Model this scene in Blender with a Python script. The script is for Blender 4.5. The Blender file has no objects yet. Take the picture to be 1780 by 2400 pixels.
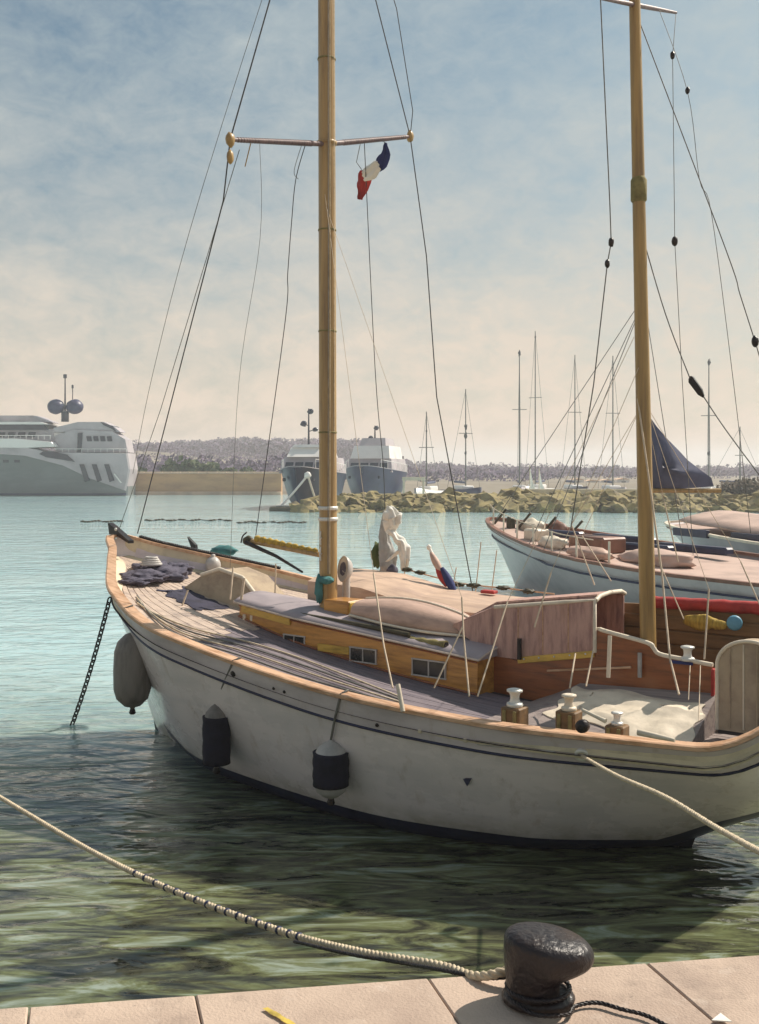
import bpy, bmesh, math, random
import numpy as np
from mathutils import Vector, Matrix, noise as mnoise
from mathutils.bvhtree import BVHTree

random.seed(7)
R = math.radians
scene = bpy.context.scene
COL = scene.collection

# ------------------------------------------------------------------ camera
EYE, FOC, CU, CV = 3.8, 2400.0, 890.0, 1105.0     # eye height, focal length and horizon of the 1780 x 2400 picture
cam_data = bpy.data.cameras.new('camera')
cam = bpy.data.objects.new('camera', cam_data)
COL.objects.link(cam)
cam.location = (0, 0, EYE)
cam.rotation_euler = (R(90), 0, 0)
cam_data.sensor_fit = 'VERTICAL'
cam_data.sensor_height = 24.0
cam_data.lens = 24.0 * FOC / 2400.0
cam_data.shift_y = (1105.0 - 1200.0) / 2400.0
cam_data.clip_start = 0.05
cam_data.clip_end = 6000
scene.camera = cam

# ------------------------------------------------------------------ world, sun, exposure
SUN_EL, SUN_AZ = R(47), math.atan2(0.50, 0.87)     # direction towards the sun: right of the view and a little beyond
sun_dir = Vector((math.cos(SUN_EL) * math.cos(SUN_AZ), math.cos(SUN_EL) * math.sin(SUN_AZ), math.sin(SUN_EL)))
world = bpy.data.worlds.new('World')
scene.world = world
world.use_nodes = True
wn, wl = world.node_tree.nodes, world.node_tree.links
wn.clear()
w_out = wn.new('ShaderNodeOutputWorld')
sky = wn.new('ShaderNodeTexSky')
sky.sky_type = 'NISHITA'
sky.sun_disc = False
sky.sun_elevation = SUN_EL
sky.sun_rotation = math.atan2(sun_dir.x, sun_dir.y)
sky.dust_density = 2.5
sky.ozone_density = 0.6
sky.air_density = 1.0
bg_sky = wn.new('ShaderNodeBackground'); bg_sky.inputs['Strength'].default_value = 0.085
tint = wn.new('ShaderNodeMix'); tint.data_type = 'RGBA'; tint.blend_type = 'MULTIPLY'; tint.inputs[0].default_value = 1.0
tint.inputs[7].default_value = (0.80, 0.98, 0.92, 1)
wl.new(sky.outputs[0], tint.inputs[6]); wl.new(tint.outputs[2], bg_sky.inputs['Color'])
bg_cloud = wn.new('ShaderNodeBackground'); bg_cloud.inputs['Strength'].default_value = 0.80
tc = wn.new('ShaderNodeTexCoord')
sep = wn.new('ShaderNodeSeparateXYZ'); wl.new(tc.outputs['Generated'], sep.inputs[0])
hz = wn.new('ShaderNodeMapRange')           # thin high haze, thick towards the horizon all round
hz.interpolation_type = 'SMOOTHSTEP'
hz.inputs['From Min'].default_value = -0.02; hz.inputs['From Max'].default_value = 0.42
hz.inputs['To Min'].default_value = 1.0; hz.inputs['To Max'].default_value = 0.27
wl.new(sep.outputs['Z'], hz.inputs['Value'])
def w_noise(scale, rot, stretch, detail, rough):
    m = wn.new('ShaderNodeMapping'); m.inputs['Rotation'].default_value = rot; m.inputs['Scale'].default_value = stretch
    wl.new(tc.outputs['Generated'], m.inputs[0])
    n = wn.new('ShaderNodeTexNoise'); n.inputs['Scale'].default_value = scale
    n.inputs['Detail'].default_value = detail; n.inputs['Roughness'].default_value = rough
    n.inputs['Distortion'].default_value = 0.6
    wl.new(m.outputs[0], n.inputs['Vector'])
    return n
def w_math(op, a, b, clamp=False):
    n = wn.new('ShaderNodeMath'); n.operation = op; n.use_clamp = clamp
    for i, x in enumerate((a, b)):
        if isinstance(x, (int, float)): n.inputs[i].default_value = x
        else: wl.new(x, n.inputs[i])
    return n.outputs[0]
n1 = w_noise(4.2, (0, R(38), R(10)), (1, 1, 1.5), 6, 0.58)
n2 = w_noise(15, (0, R(-40), 0), (1, 1, 1.8), 6, 0.62)
n3 = w_noise(42, (0, R(35), R(20)), (1, 1, 1.6), 4, 0.6)
a = w_math('MULTIPLY', w_math('SUBTRACT', n1.outputs[0], 0.5), 1.2)
b = w_math('MULTIPLY', w_math('SUBTRACT', n2.outputs[0], 0.5), 0.8)
c = w_math('MULTIPLY', w_math('SUBTRACT', n3.outputs[0], 0.5), 0.5)
f = w_math('ADD', w_math('ADD', a, b), w_math('ADD', c, hz.outputs[0]), True)
ccol = wn.new('ShaderNodeMix'); ccol.data_type = 'RGBA'      # cloud tone: cool high up, cream low down
ccol.inputs[6].default_value = (0.47, 0.62, 0.67, 1); ccol.inputs[7].default_value = (0.95, 0.77, 0.60, 1)
wl.new(hz.outputs[0], ccol.inputs[0]); wl.new(ccol.outputs[2], bg_cloud.inputs['Color'])
mixs = wn.new('ShaderNodeMixShader')
wl.new(f, mixs.inputs[0]); wl.new(bg_sky.outputs[0], mixs.inputs[1]); wl.new(bg_cloud.outputs[0], mixs.inputs[2])
wl.new(mixs.outputs[0], w_out.inputs['Surface'])

sun_data = bpy.data.lights.new('sun', 'SUN')
sun_data.energy = 5.0
sun_data.angle = R(0.6)
sun_data.color = (1.0, 0.90, 0.78)
sun = bpy.data.objects.new('sun', sun_data)
COL.objects.link(sun)
sun.rotation_euler = sun_dir.to_track_quat('Z', 'Y').to_euler()
sun.location = (0, 0, 50)

scene.view_settings.view_transform = 'Standard'
scene.view_settings.look = 'None'
scene.view_settings.gamma = 1.0
scene.view_settings.exposure = 0.15
scene.view_settings.use_curve_mapping = False
scene.cycles.max_bounces = 6
scene.cycles.volume_bounces = 1
scene.cycles.use_denoising = True

# ------------------------------------------------------------------ materials
MATS = {}
def mat(name, col, rough=0.6, var=0.25, scale=6.0, stretch=(1, 1, 1), bump=0.15, bscale=None, metal=0.0, spec=0.4, col2=None, worldspace=False, coat=0.0):
    """Procedural paint, wood, cloth or stone: base colour broken up by stretched noise, with fine relief."""
    if name in MATS: return MATS[name]
    m = bpy.data.materials.new(name); m.use_nodes = True
    n, l = m.node_tree.nodes, m.node_tree.links
    p = n['Principled BSDF']
    p.inputs['Roughness'].default_value = rough
    p.inputs['Metallic'].default_value = metal
    p.inputs['Specular IOR Level'].default_value = spec
    if coat: p.inputs['Coat Weight'].default_value = coat; p.inputs['Coat Roughness'].default_value = 0.15
    t = n.new('ShaderNodeTexCoord')
    mp = n.new('ShaderNodeMapping'); mp.inputs['Scale'].default_value = stretch
    if worldspace:
        g = n.new('ShaderNodeNewGeometry'); l.new(g.outputs['Position'], mp.inputs[0])
    else:
        l.new(t.outputs['Object'], mp.inputs[0])
    oi = n.new('ShaderNodeObjectInfo')
    add = n.new('ShaderNodeVectorMath'); add.operation = 'ADD'
    rnd = n.new('ShaderNodeVectorMath'); rnd.operation = 'SCALE'; rnd.inputs[0].default_value = (37, 11, 23)
    l.new(oi.outputs['Random'], rnd.inputs['Scale'])
    l.new(mp.outputs[0], add.inputs[0]); l.new(rnd.outputs[0], add.inputs[1])
    ns = n.new('ShaderNodeTexNoise'); ns.inputs['Scale'].default_value = scale; ns.inputs['Detail'].default_value = 6
    ns.inputs['Roughness'].default_value = 0.62
    l.new(add.outputs[0], ns.inputs['Vector'])
    rp = n.new('ShaderNodeValToRGB')
    c2 = col2 if col2 else tuple(x * (1 - var * 1.3) for x in col)
    rp.color_ramp.elements[0].position = 0.33; rp.color_ramp.elements[0].color = (*c2, 1)
    rp.color_ramp.elements[1].position = 0.68
    rp.color_ramp.elements[1].color = (*(tuple(min(1, x * (1 + var * 0.5)) for x in col)), 1)
    e = rp.color_ramp.elements.new(0.52); e.color = (*col, 1)
    l.new(ns.outputs[0], rp.inputs[0])
    l.new(rp.outputs[0], p.inputs['Base Color'])
    rr = n.new('ShaderNodeMapRange'); rr.inputs['To Min'].default_value = max(0.05, rough - 0.12); rr.inputs['To Max'].default_value = min(1, rough + 0.12)
    l.new(ns.outputs[0], rr.inputs['Value']); l.new(rr.outputs[0], p.inputs['Roughness'])
    if bump:
        nb = n.new('ShaderNodeTexNoise'); nb.inputs['Scale'].default_value = bscale or scale * 4; nb.inputs['Detail'].default_value = 5
        l.new(add.outputs[0], nb.inputs['Vector'])
        bp = n.new('ShaderNodeBump'); bp.inputs['Strength'].default_value = bump; bp.inputs['Distance'].default_value = 0.02
        l.new(nb.outputs[0], bp.inputs['Height']); l.new(bp.outputs[0], p.inputs['Normal'])
    MATS[name] = m
    return m

M_HULL = mat('hull white paint', (0.84, 0.755, 0.745), 0.28, 0.10, 1.3, (1, 1, 1.6), 0.10, 10, col2=(0.72, 0.66, 0.65), coat=0.4)
M_STRAKE = mat('sheer strake shade paint', (0.64, 0.575, 0.60), 0.5, 0.2, 1.4, (0.6, 1, 2), 0.1, 14)  # lilac grey puts the shade on the strake into its colour
M_NAVY = mat('navy paint', (0.022, 0.026, 0.07), 0.4, 0.3, 4, bump=0.1)
M_BOTTOM = mat('dark antifouling', (0.018, 0.024, 0.045), 0.6, 0.3, 4)
M_CAP = mat('rail cap wood', (0.60, 0.38, 0.24), 0.5, 0.35, 3, (1, 6, 6), 0.2, col2=(0.42, 0.22, 0.11))
M_BULWARK = mat('bulwark cream paint', (0.68, 0.60, 0.44), 0.55, 0.2, 3)
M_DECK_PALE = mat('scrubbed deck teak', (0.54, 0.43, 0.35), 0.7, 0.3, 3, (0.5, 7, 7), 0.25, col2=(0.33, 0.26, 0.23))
M_DECK_SHADE = mat('shaded side deck teak', (0.20, 0.168, 0.185), 0.7, 0.35, 3, (0.5, 8, 8), 0.25, col2=(0.115, 0.098, 0.125))  # shade over the near side deck painted in as darker planks
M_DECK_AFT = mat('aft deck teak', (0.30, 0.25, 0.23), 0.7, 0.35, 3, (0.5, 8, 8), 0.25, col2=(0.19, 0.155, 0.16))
M_CAULK = mat('deck caulking', (0.04, 0.035, 0.04), 0.8, 0.2)
M_CABIN = mat('varnished cabin side', (0.52, 0.25, 0.055), 0.35, 0.4, 2.2, (0.8, 5, 7), 0.15, col2=(0.30, 0.125, 0.03), coat=0.4)
M_MAHOG = mat('mahogany coaming', (0.27, 0.085, 0.028), 0.38, 0.4, 2.5, (0.8, 5, 7), 0.15, col2=(0.15, 0.05, 0.02), coat=0.4)
M_BROWN = mat('brown coaming wood', (0.20, 0.115, 0.05), 0.5, 0.4, 2.5, (0.8, 4, 5), 0.15, col2=(0.125, 0.075, 0.035))  # even brown wood for cockpit boards and winch pads
M_ROOF = mat('lilac grey roof canvas', (0.36, 0.31, 0.325), 0.75, 0.18, 2.2, bump=0.15, col2=(0.28, 0.245, 0.27))
M_ROOFEDGE = mat('roof edge cream', (0.60, 0.50, 0.42), 0.6, 0.2, 4)
M_YELLOW = mat('yellow varnish', (0.62, 0.40, 0.08), 0.4, 0.35, 3, (1, 4, 4), 0.15)
M_MAST = mat('ochre spruce mast', (0.40, 0.255, 0.10), 0.42, 0.4, 2.0, (6, 6, 0.35), 0.15, col2=(0.27, 0.165, 0.065), coat=0.3)
M_MAST_OLD = mat('olive brown mizzen', (0.38, 0.24, 0.085), 0.45, 0.4, 2.0, (6, 6, 0.35), 0.15, col2=(0.24, 0.15, 0.06), coat=0.2)
M_SPREADER = mat('spreader wood', (0.19, 0.125, 0.12), 0.5, 0.4, 9, (1, 3, 1), 0.2, col2=(0.10, 0.07, 0.08))
M_CANVAS = mat('mauve hood canvas', (0.50, 0.31, 0.26), 0.8, 0.35, 3.0, (5, 5, 0.8), 0.35, 20, col2=(0.28, 0.155, 0.145))
M_TAN = mat('tan canvas', (0.42, 0.33, 0.23), 0.8, 0.25, 4, bump=0.3, col2=(0.30, 0.225, 0.165))
M_CREAM = mat('cream paint', (0.72, 0.63, 0.50), 0.5, 0.15, 5)
M_WHITE = mat('white cloth', (0.80, 0.77, 0.70), 0.8, 0.15, 5, bump=0.3)
M_GREYCLOTH = mat('grey cloth', (0.40, 0.385, 0.37), 0.85, 0.3, 6, bump=0.4)
M_DINGHY = mat('dinghy pale pink paint', (0.50, 0.34, 0.27), 0.55, 0.2, 3, (1, 3, 3))
M_PEACH = mat('peach deckhouse paint', (0.56, 0.40, 0.295), 0.6, 0.25, 2.5, (0.6, 3, 3), 0.15, col2=(0.43, 0.30, 0.235))
M_OLIVE = mat('olive dark rail', (0.065, 0.055, 0.03), 0.55, 0.4, 6)
M_OLIVEROLL = mat('olive canvas roll', (0.24, 0.20, 0.08), 0.8, 0.3, 8, bump=0.3)
M_BLACK = mat('black iron', (0.013, 0.010, 0.012), 0.36, 0.4, 7, bump=0.4, bscale=45, col2=(0.030, 0.017, 0.012))
M_ROPE = mat('cream rope', (0.58, 0.48, 0.34), 0.85, 0.25, 18, bump=0.3)
M_LINE = mat('pale rigging line', (0.62, 0.50, 0.37), 0.7, 0.2, 6)
M_WIRE = mat('dark rigging wire', (0.07, 0.068, 0.07), 0.55, 0.4, 9)
M_GREYWIRE = mat('grey rigging wire', (0.17, 0.165, 0.15), 0.6, 0.4, 9)
M_STEEL = mat('dull chrome', (0.74, 0.73, 0.68), 0.4, 0.2, 8, metal=0.3)
M_GLASS = mat('dark window glass', (0.03, 0.03, 0.028), 0.12, 0.3, 4, bump=0.03, spec=0.7)
M_RED = mat('red canvas', (0.42, 0.045, 0.04), 0.75, 0.3, 5, bump=0.3)
M_BLUE = mat('flag blue', (0.03, 0.04, 0.14), 0.8, 0.2, 5)
M_TEAL = mat('teal cloth', (0.06, 0.19, 0.19), 0.8, 0.3, 6, bump=0.3)
M_SKYBLUE = mat('light blue plastic', (0.13, 0.33, 0.46), 0.5, 0.2, 6)
M_SAILYEL = mat('furled yellow sail cover', (0.46, 0.31, 0.06), 0.8, 0.35, 9, (5, 1, 1), 0.35, col2=(0.26, 0.17, 0.04))
M_NET = mat('dark blue net', (0.10, 0.092, 0.125), 0.9, 0.5, 9, bump=0.5, col2=(0.05, 0.048, 0.075))
M_SHADOW_SHEET = mat('navy shadow sheet', (0.045, 0.043, 0.072), 0.8, 0.4, 6, bump=0.4)  # colour of the sheet that paints a shadow on the foredeck
M_FENDER = mat('grey fender vinyl', (0.23, 0.205, 0.185), 0.5, 0.25, 3, (3, 3, 0.7), 0.15)
M_FENDERW = mat('pale fender vinyl', (0.50, 0.47, 0.44), 0.4, 0.2, 4)
M_SLEEVE = mat('navy fender sleeve', (0.018, 0.017, 0.032), 0.85, 0.3, 8, bump=0.3)
M_QUAY = mat('pink quay stone', (0.50, 0.385, 0.305), 0.88, 0.3, 1.1, bump=0.3, bscale=110, col2=(0.32, 0.235, 0.19), worldspace=True)
M_QUAYFACE = mat('weedy quay face', (0.16, 0.15, 0.10), 0.8, 0.4, 3, bump=0.4, worldspace=True)
M_MORTAR = mat('joint mortar', (0.32, 0.24, 0.19), 0.9, 0.3, 10, worldspace=True)
M_YELPAINT = mat('worn yellow paint', (0.55, 0.40, 0.08), 0.8, 0.4, 14)
M_ROCK = mat('olive breakwater rock', (0.27, 0.215, 0.09), 0.9, 0.5, 1.4, bump=0.6, col2=(0.10, 0.08, 0.05))
M_SAND = mat('sandy ground', (0.24, 0.20, 0.15), 0.9, 0.3, 0.05, bump=0.1, worldspace=True)
M_WALLTAN = mat('tan harbour wall', (0.47, 0.27, 0.13), 0.85, 0.25, 0.25, (1, 1, 3), 0.3, 2, col2=(0.36, 0.20, 0.105), worldspace=True)
M_WALLCAP = mat('pale wall coping', (0.66, 0.46, 0.32), 0.8, 0.2, 0.5, worldspace=True)
M_WHITEWALL = mat('white parapet', (0.62, 0.56, 0.44), 0.8, 0.2, 0.6, worldspace=True)
M_BUSH = mat('green bush leaves', (0.075, 0.095, 0.03), 0.8, 0.5, 0.8, col2=(0.035, 0.055, 0.02), worldspace=True)
M_WOOD = mat('haze lilac wood leaves', (0.165, 0.125, 0.185), 0.9, 0.15, 0.05, bump=0, worldspace=True)  # distance haze is painted into the lilac leaf colour
M_TRUNK = mat('trunk bark', (0.12, 0.09, 0.06), 0.9, 0.3, 3)
M_YACHTGREY = mat('yacht hull grey', (0.15, 0.165, 0.16), 0.35, 0.12, 0.15, bump=0, col2=(0.13, 0.145, 0.145))
M_YACHTWHITE = mat('yacht white', (0.82, 0.78, 0.74), 0.35, 0.08, 0.4, bump=0)
M_YACHTLILAC = mat('yacht lilac grey', (0.45, 0.40, 0.415), 0.4, 0.2, 0.3, bump=0)
M_YGLASS = mat('yacht dark glass', (0.035, 0.037, 0.055), 0.15, 0.2, 1, bump=0)
M_YNAVY = mat('yacht navy hull', (0.016, 0.018, 0.05), 0.35, 0.25, 0.6, bump=0)
M_YNAVY2 = mat('yacht faded navy hull', (0.04, 0.04, 0.09), 0.4, 0.25, 0.6, bump=0)
M_H2 = mat('pale blue hull paint', (0.56, 0.49, 0.48), 0.4, 0.15, 1.2, bump=0.1)
M_D2 = mat('pinkish deck', (0.50, 0.36, 0.30), 0.7, 0.2, 1.2)
M_RAIL2 = mat('brown rail', (0.22, 0.10, 0.065), 0.5, 0.35, 2)
M_SAILNAVY = mat('dark blue sail', (0.10, 0.11, 0.175), 0.8, 0.3, 0.9, (1, 1, 0.5), 0.3)

def stain(m, col, scale, stretch, lo, hi, amount, ztop=None, worldspace=False):
    """dirt with a shape of its own laid over a material's colour; ztop keeps it below that height, with a ragged edge"""
    n, l = m.node_tree.nodes, m.node_tree.links
    p = n['Principled BSDF']; src = p.inputs['Base Color'].links[0].from_socket
    mp = n.new('ShaderNodeMapping'); mp.inputs['Scale'].default_value = stretch
    if worldspace: co = n.new('ShaderNodeNewGeometry').outputs['Position']
    else: co = n.new('ShaderNodeTexCoord').outputs['Object']
    l.new(co, mp.inputs[0])
    t = n.new('ShaderNodeTexNoise'); t.inputs['Scale'].default_value = scale; t.inputs['Detail'].default_value = 7; t.inputs['Roughness'].default_value = 0.65
    l.new(mp.outputs[0], t.inputs['Vector'])
    r = n.new('ShaderNodeMapRange'); r.inputs['From Min'].default_value = lo; r.inputs['From Max'].default_value = hi; r.inputs['To Max'].default_value = amount
    l.new(t.outputs[0], r.inputs['Value']); fac = r.outputs[0]
    if ztop is not None:
        sp = n.new('ShaderNodeSeparateXYZ'); l.new(co, sp.inputs[0])
        z = n.new('ShaderNodeMapRange'); z.inputs['From Min'].default_value = ztop[1]; z.inputs['From Max'].default_value = ztop[0]
        l.new(sp.outputs['Z'], z.inputs['Value'])
        q = n.new('ShaderNodeMath'); q.operation = 'MULTIPLY'; l.new(fac, q.inputs[0]); l.new(z.outputs[0], q.inputs[1]); fac = q.outputs[0]
    x = n.new('ShaderNodeMix'); x.data_type = 'RGBA'; x.inputs[7].default_value = (*col, 1)
    l.new(fac, x.inputs[0]); l.new(src, x.inputs[6]); l.new(x.outputs[2], p.inputs['Base Color'])
stain(M_HULL, (0.30, 0.27, 0.16), 2.2, (1, 1, 1.5), 0.36, 0.60, 0.75, (0.16, 0.42))          # scum above the boot top
stain(M_HULL, (0.40, 0.30, 0.22), 3.4, (2.2, 2.2, 0.22), 0.56, 0.74, 0.45)                   # run-down streaks
stain(M_HULL, (0.60, 0.55, 0.57), 1.1, (0.35, 1, 3.5), 0.50, 0.66, 0.40)                     # worn patches along the planks
stain(M_STRAKE, (0.40, 0.30, 0.22), 4.0, (2, 2, 0.4), 0.56, 0.74, 0.4)
stain(M_QUAY, (0.17, 0.13, 0.11), 2.6, (1, 1, 1), 0.56, 0.70, 0.5, worldspace=True)
stain(M_QUAY, (0.62, 0.52, 0.44), 9.0, (1, 1, 1), 0.58, 0.72, 0.5, worldspace=True)
stain(M_QUAY, (0.12, 0.10, 0.09), 45.0, (1, 1, 1), 0.64, 0.72, 0.7, worldspace=True)
stain(M_DECK_PALE, (0.22, 0.18, 0.17), 2.5, (1, 1, 1), 0.52, 0.72, 0.5)
stain(M_CAP, (0.24, 0.14, 0.09), 3.0, (1, 1, 1), 0.55, 0.72, 0.5)
stain(M_CABIN, (0.16, 0.07, 0.025), 3.0, (0.7, 1, 2), 0.54, 0.72, 0.55)
stain(M_MAHOG, (0.36, 0.14, 0.05), 2.5, (0.7, 1, 2), 0.55, 0.72, 0.6)
stain(M_CANVAS, (0.55, 0.34, 0.24), 2.2, (2.5, 2, 0.6), 0.54, 0.70, 0.55)
stain(M_MAST, (0.17, 0.105, 0.05), 2.0, (3, 3, 0.5), 0.54, 0.72, 0.6)
stain(M_YACHTGREY, (0.26, 0.26, 0.27), 0.3, (0.3, 1, 1), 0.48, 0.66, 0.5)
# ------------------------------------------------------------------ mesh building
def vcross_frame(d):
    d = d.normalized()
    up = Vector((0, 0, 1)) if abs(d.z) < 0.95 else Vector((1, 0, 0))
    x = up.cross(d).normalized()
    return x, d.cross(x).normalized()

class MB:
    """Collects shapes; build() links them as ONE mesh object."""
    def __init__(s): s.v = []; s.f = []; s.m = []; s.sm = []
    def add(s, vs, fs, mi=0, smooth=False):
        o = len(s.v); s.v += [Vector(x) for x in vs]
        for q in fs: s.f.append([i + o for i in q]); s.m.append(mi); s.sm.append(smooth)
        return s
    def box(s, c, size, rot=None, bev=0.006, mi=0):
        h = [x / 2 for x in size]; b = min(bev, min(h) * 0.45)
        rm = rot if rot is not None else Matrix.Identity(3)
        if not isinstance(rm, Matrix): rm = Matrix.Rotation(rm, 3, 'Z')
        vs = []; idx = {}
        for sx in (-1, 1):
            for sy in (-1, 1):
                for sz in (-1, 1):
                    k = (sx, sy, sz); idx[k] = len(vs)
                    vs += [(sx * h[0], sy * (h[1] - b), sz * (h[2] - b)), (sx * (h[0] - b), sy * h[1], sz * (h[2] - b)), (sx * (h[0] - b), sy * (h[1] - b), sz * h[2])]
        fs = []
        for ax in range(3):
            o1, o2 = [i for i in range(3) if i != ax]
            for sg in (-1, 1):
                q = []
                for a_, b_ in ((-1, -1), (1, -1), (1, 1), (-1, 1)):
                    k = [0, 0, 0]; k[ax] = sg; k[o1] = a_; k[o2] = b_
                    q.append(idx[tuple(k)] + ax)
                fs.append(q)
            for a_ in (-1, 1):
                for b_ in (-1, 1):
                    k1 = [0, 0, 0]; k1[ax] = -1; k1[o1] = a_; k1[o2] = b_
                    k2 = list(k1); k2[ax] = 1
                    i1, i2 = idx[tuple(k1)], idx[tuple(k2)]
                    fs.append([i1 + o1, i2 + o1, i2 + o2, i1 + o2])
        for k, i in idx.items(): fs.append([i, i + 1, i + 2])
        c = Vector(c)
        return s.add([rm @ Vector(x) + c for x in vs], fs, mi)
    def tube(s, pts, r, n=8, caps=True, mi=0, smooth=True):
        pts = [Vector(p) for p in pts]; k = len(pts)
        rs = r if isinstance(r, (list, tuple)) else [r] * k
        d0 = (pts[1] - pts[0]).normalized(); x, y = vcross_frame(d0)
        vs = []
        for i in range(k):
            d = (pts[min(i + 1, k - 1)] - pts[max(i - 1, 0)]).normalized()
            x = (x - d * x.dot(d)).normalized(); y = d.cross(x)
            for j in range(n):
                a_ = 2 * math.pi * j / n
                vs.append(pts[i] + (x * math.cos(a_) + y * math.sin(a_)) * rs[i])
        fs = [[i * n + j, i * n + (j + 1) % n, (i + 1) * n + (j + 1) % n, (i + 1) * n + j] for i in range(k - 1) for j in range(n)]
        s.add(vs, fs, mi, smooth)
        if caps: s.add(vs[:n], [list(range(n))[::-1]], mi); s.add(vs[-n:], [list(range(n))], mi)
        return s
    def loft(s, rings, closed=True, caps=True, mi=0, smooth=True):
        n = len(rings[0]); vs = [p for r_ in rings for p in r_]; fs = []
        for i in range(len(rings) - 1):
            for j in range(n if closed else n - 1):
                fs.append([i * n + j, i * n + (j + 1) % n, (i + 1) * n + (j + 1) % n, (i + 1) * n + j])
        s.add(vs, fs, mi, smooth)
        if caps and closed: s.add(rings[0], [list(range(n))[::-1]], mi); s.add(rings[-1], [list(range(n))], mi)
        return s
    def lathe(s, prof, c, n=20, tilt=None, mi=0, sx=1, sy=1):
        rm = tilt if tilt is not None else Matrix.Identity(3); c = Vector(c)
        rings = [[c + rm @ Vector((r_ * sx * math.cos(2 * math.pi * j / n), r_ * sy * math.sin(2 * math.pi * j / n), z)) for j in range(n)] for r_, z in prof]
        return s.loft(rings, True, True, mi)
    def blob(s, c, size, seed=0, amp=0.25, freq=1.6, sub=3, rot=0, mi=0, flat=None):
        bm = bmesh.new(); bmesh.ops.create_icosphere(bm, subdivisions=sub, radius=1)
        rm = Matrix.Rotation(rot, 3, 'Z'); c = Vector(c); vs = []
        off = Vector((seed * 3.17, seed * 1.91, seed * 7.3))
        for v in bm.verts:
            p = v.co.copy(); p *= 1 + amp * mnoise.fractal(p * freq + off, 0.8, 2.0, 4)
            if flat is not None: p.z = max(p.z, flat)
            vs.append(rm @ Vector((p.x * size[0], p.y * size[1], p.z * size[2])) + c)
        fs = [[v.index for v in q.verts] for q in bm.faces]
        bm.free()
        return s.add(vs, fs, mi, True)
    def prism(s, poly, d, mi=0, smooth=False):
        """poly: list of 3-D points of a planar outline, extruded by the vector d."""
        n = len(poly); d = Vector(d); p = [Vector(q) for q in poly]
        s.add(p + [q + d for q in p], [list(range(n)), list(range(n, 2 * n))[::-1]] + [[i, (i + 1) % n, n + (i + 1) % n, n + i] for i in range(n)], mi, smooth)
        return s
    def strands(s, pts, r, turn=0.09, step=0.012, n=6, mi=0):
        """A laid three-strand rope along pts."""
        pts = resample(pts, step)
        x, y = vcross_frame(pts[1] - pts[0])
        out = [[], [], []]; L = 0
        for i, p in enumerate(pts):
            d = (pts[min(i + 1, len(pts) - 1)] - pts[max(i - 1, 0)]).normalized()
            x = (x - d * x.dot(d)).normalized(); y = d.cross(x)
            for k in range(3):
                a_ = 2 * math.pi * (L / turn + k / 3)
                out[k].append(p + (x * math.cos(a_) + y * math.sin(a_)) * r * 0.52)
            L += step
        for o in out: s.tube(o, r * 0.56, n, True, mi)
        return s
    def build(s, name, mats, parent=None, base=None, share=None):
        """base: world point that the object's origin takes (vertices are then given in world space)."""
        me = bpy.data.meshes.new(name)
        vs = s.v if base is None else [v - Vector(base) for v in s.v]
        me.from_pydata([tuple(v) for v in vs], [], s.f)
        for m_ in (mats if isinstance(mats, (list, tuple)) else [mats]): me.materials.append(m_)
        me.polygons.foreach_set('material_index', s.m)
        me.polygons.foreach_set('use_smooth', s.sm)
        bm = bmesh.new(); bm.from_mesh(me)
        bmesh.ops.recalc_face_normals(bm, faces=bm.faces); bm.to_mesh(me); bm.free()
        me.update()
        o = bpy.data.objects.new(name, me); COL.objects.link(o)
        if parent is not None: o.parent = parent
        if base is not None and parent is None: o.location = base
        return o

def resample(pts, step):
    pts = [Vector(p) for p in pts]; out = [pts[0]]; acc = 0
    for a_, b_ in zip(pts, pts[1:]):
        L = (b_ - a_).length
        t = step - acc
        while t <= L: out.append(a_.lerp(b_, t / L)); t += step
        acc = L - (t - step)
    if (out[-1] - pts[-1]).length > step * 0.3: out.append(pts[-1])
    return out

def sag(a_, b_, drop, n=24):
    a_, b_ = Vector(a_), Vector(b_)
    return [a_.lerp(b_, i / n) - Vector((0, 0, drop * 4 * (i / n) * (1 - i / n))) for i in range(n + 1)]

def smooth_path(pts, n=10):
    pts = [Vector(p) for p in pts]; out = []
    for i in range(len(pts) - 1):
        p0, p1, p2, p3 = pts[max(i - 1, 0)], pts[i], pts[i + 1], pts[min(i + 2, len(pts) - 1)]
        for k in range(n):
            t = k / n
            out.append(0.5 * ((2 * p1) + (p2 - p0) * t + (2 * p0 - 5 * p1 + 4 * p2 - p3) * t * t + (3 * p1 - p0 - 3 * p2 + p3) * t ** 3))
    out.append(pts[-1]); return out

def tag(o, label=None, cat=None, group=None, kind=None):
    if label: o['label'] = label
    if cat: o['category'] = cat
    if group: o['group'] = group
    if kind: o['kind'] = kind
    return o

def thing(name, loc, label, cat, rz=0.0, group=None):
    o = bpy.data.objects.new(name, None); COL.objects.link(o)
    o.empty_display_size = 0.2
    o.location = loc; o.rotation_euler = (0, 0, rz)
    return tag(o, label, cat, group)

def PW(u, v, Y): return Vector(((u - CU) / FOC * Y, Y, EYE - (v - CV) / FOC * Y))
def PZ(u, v, z): return PW(u, v, (EYE - z) * FOC / (v - CV))

# ------------------------------------------------------------------ water
def plane_grid(x0, x1, y0, y1, nx, ny, z):
    vs = [(x0 + (x1 - x0) * i / nx, y0 + (y1 - y0) * j / ny, z) for j in range(ny + 1) for i in range(nx + 1)]
    fs = [[j * (nx + 1) + i, j * (nx + 1) + i + 1, (j + 1) * (nx + 1) + i + 1, (j + 1) * (nx + 1) + i] for j in range(ny) for i in range(nx)]
    return vs, fs

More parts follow.
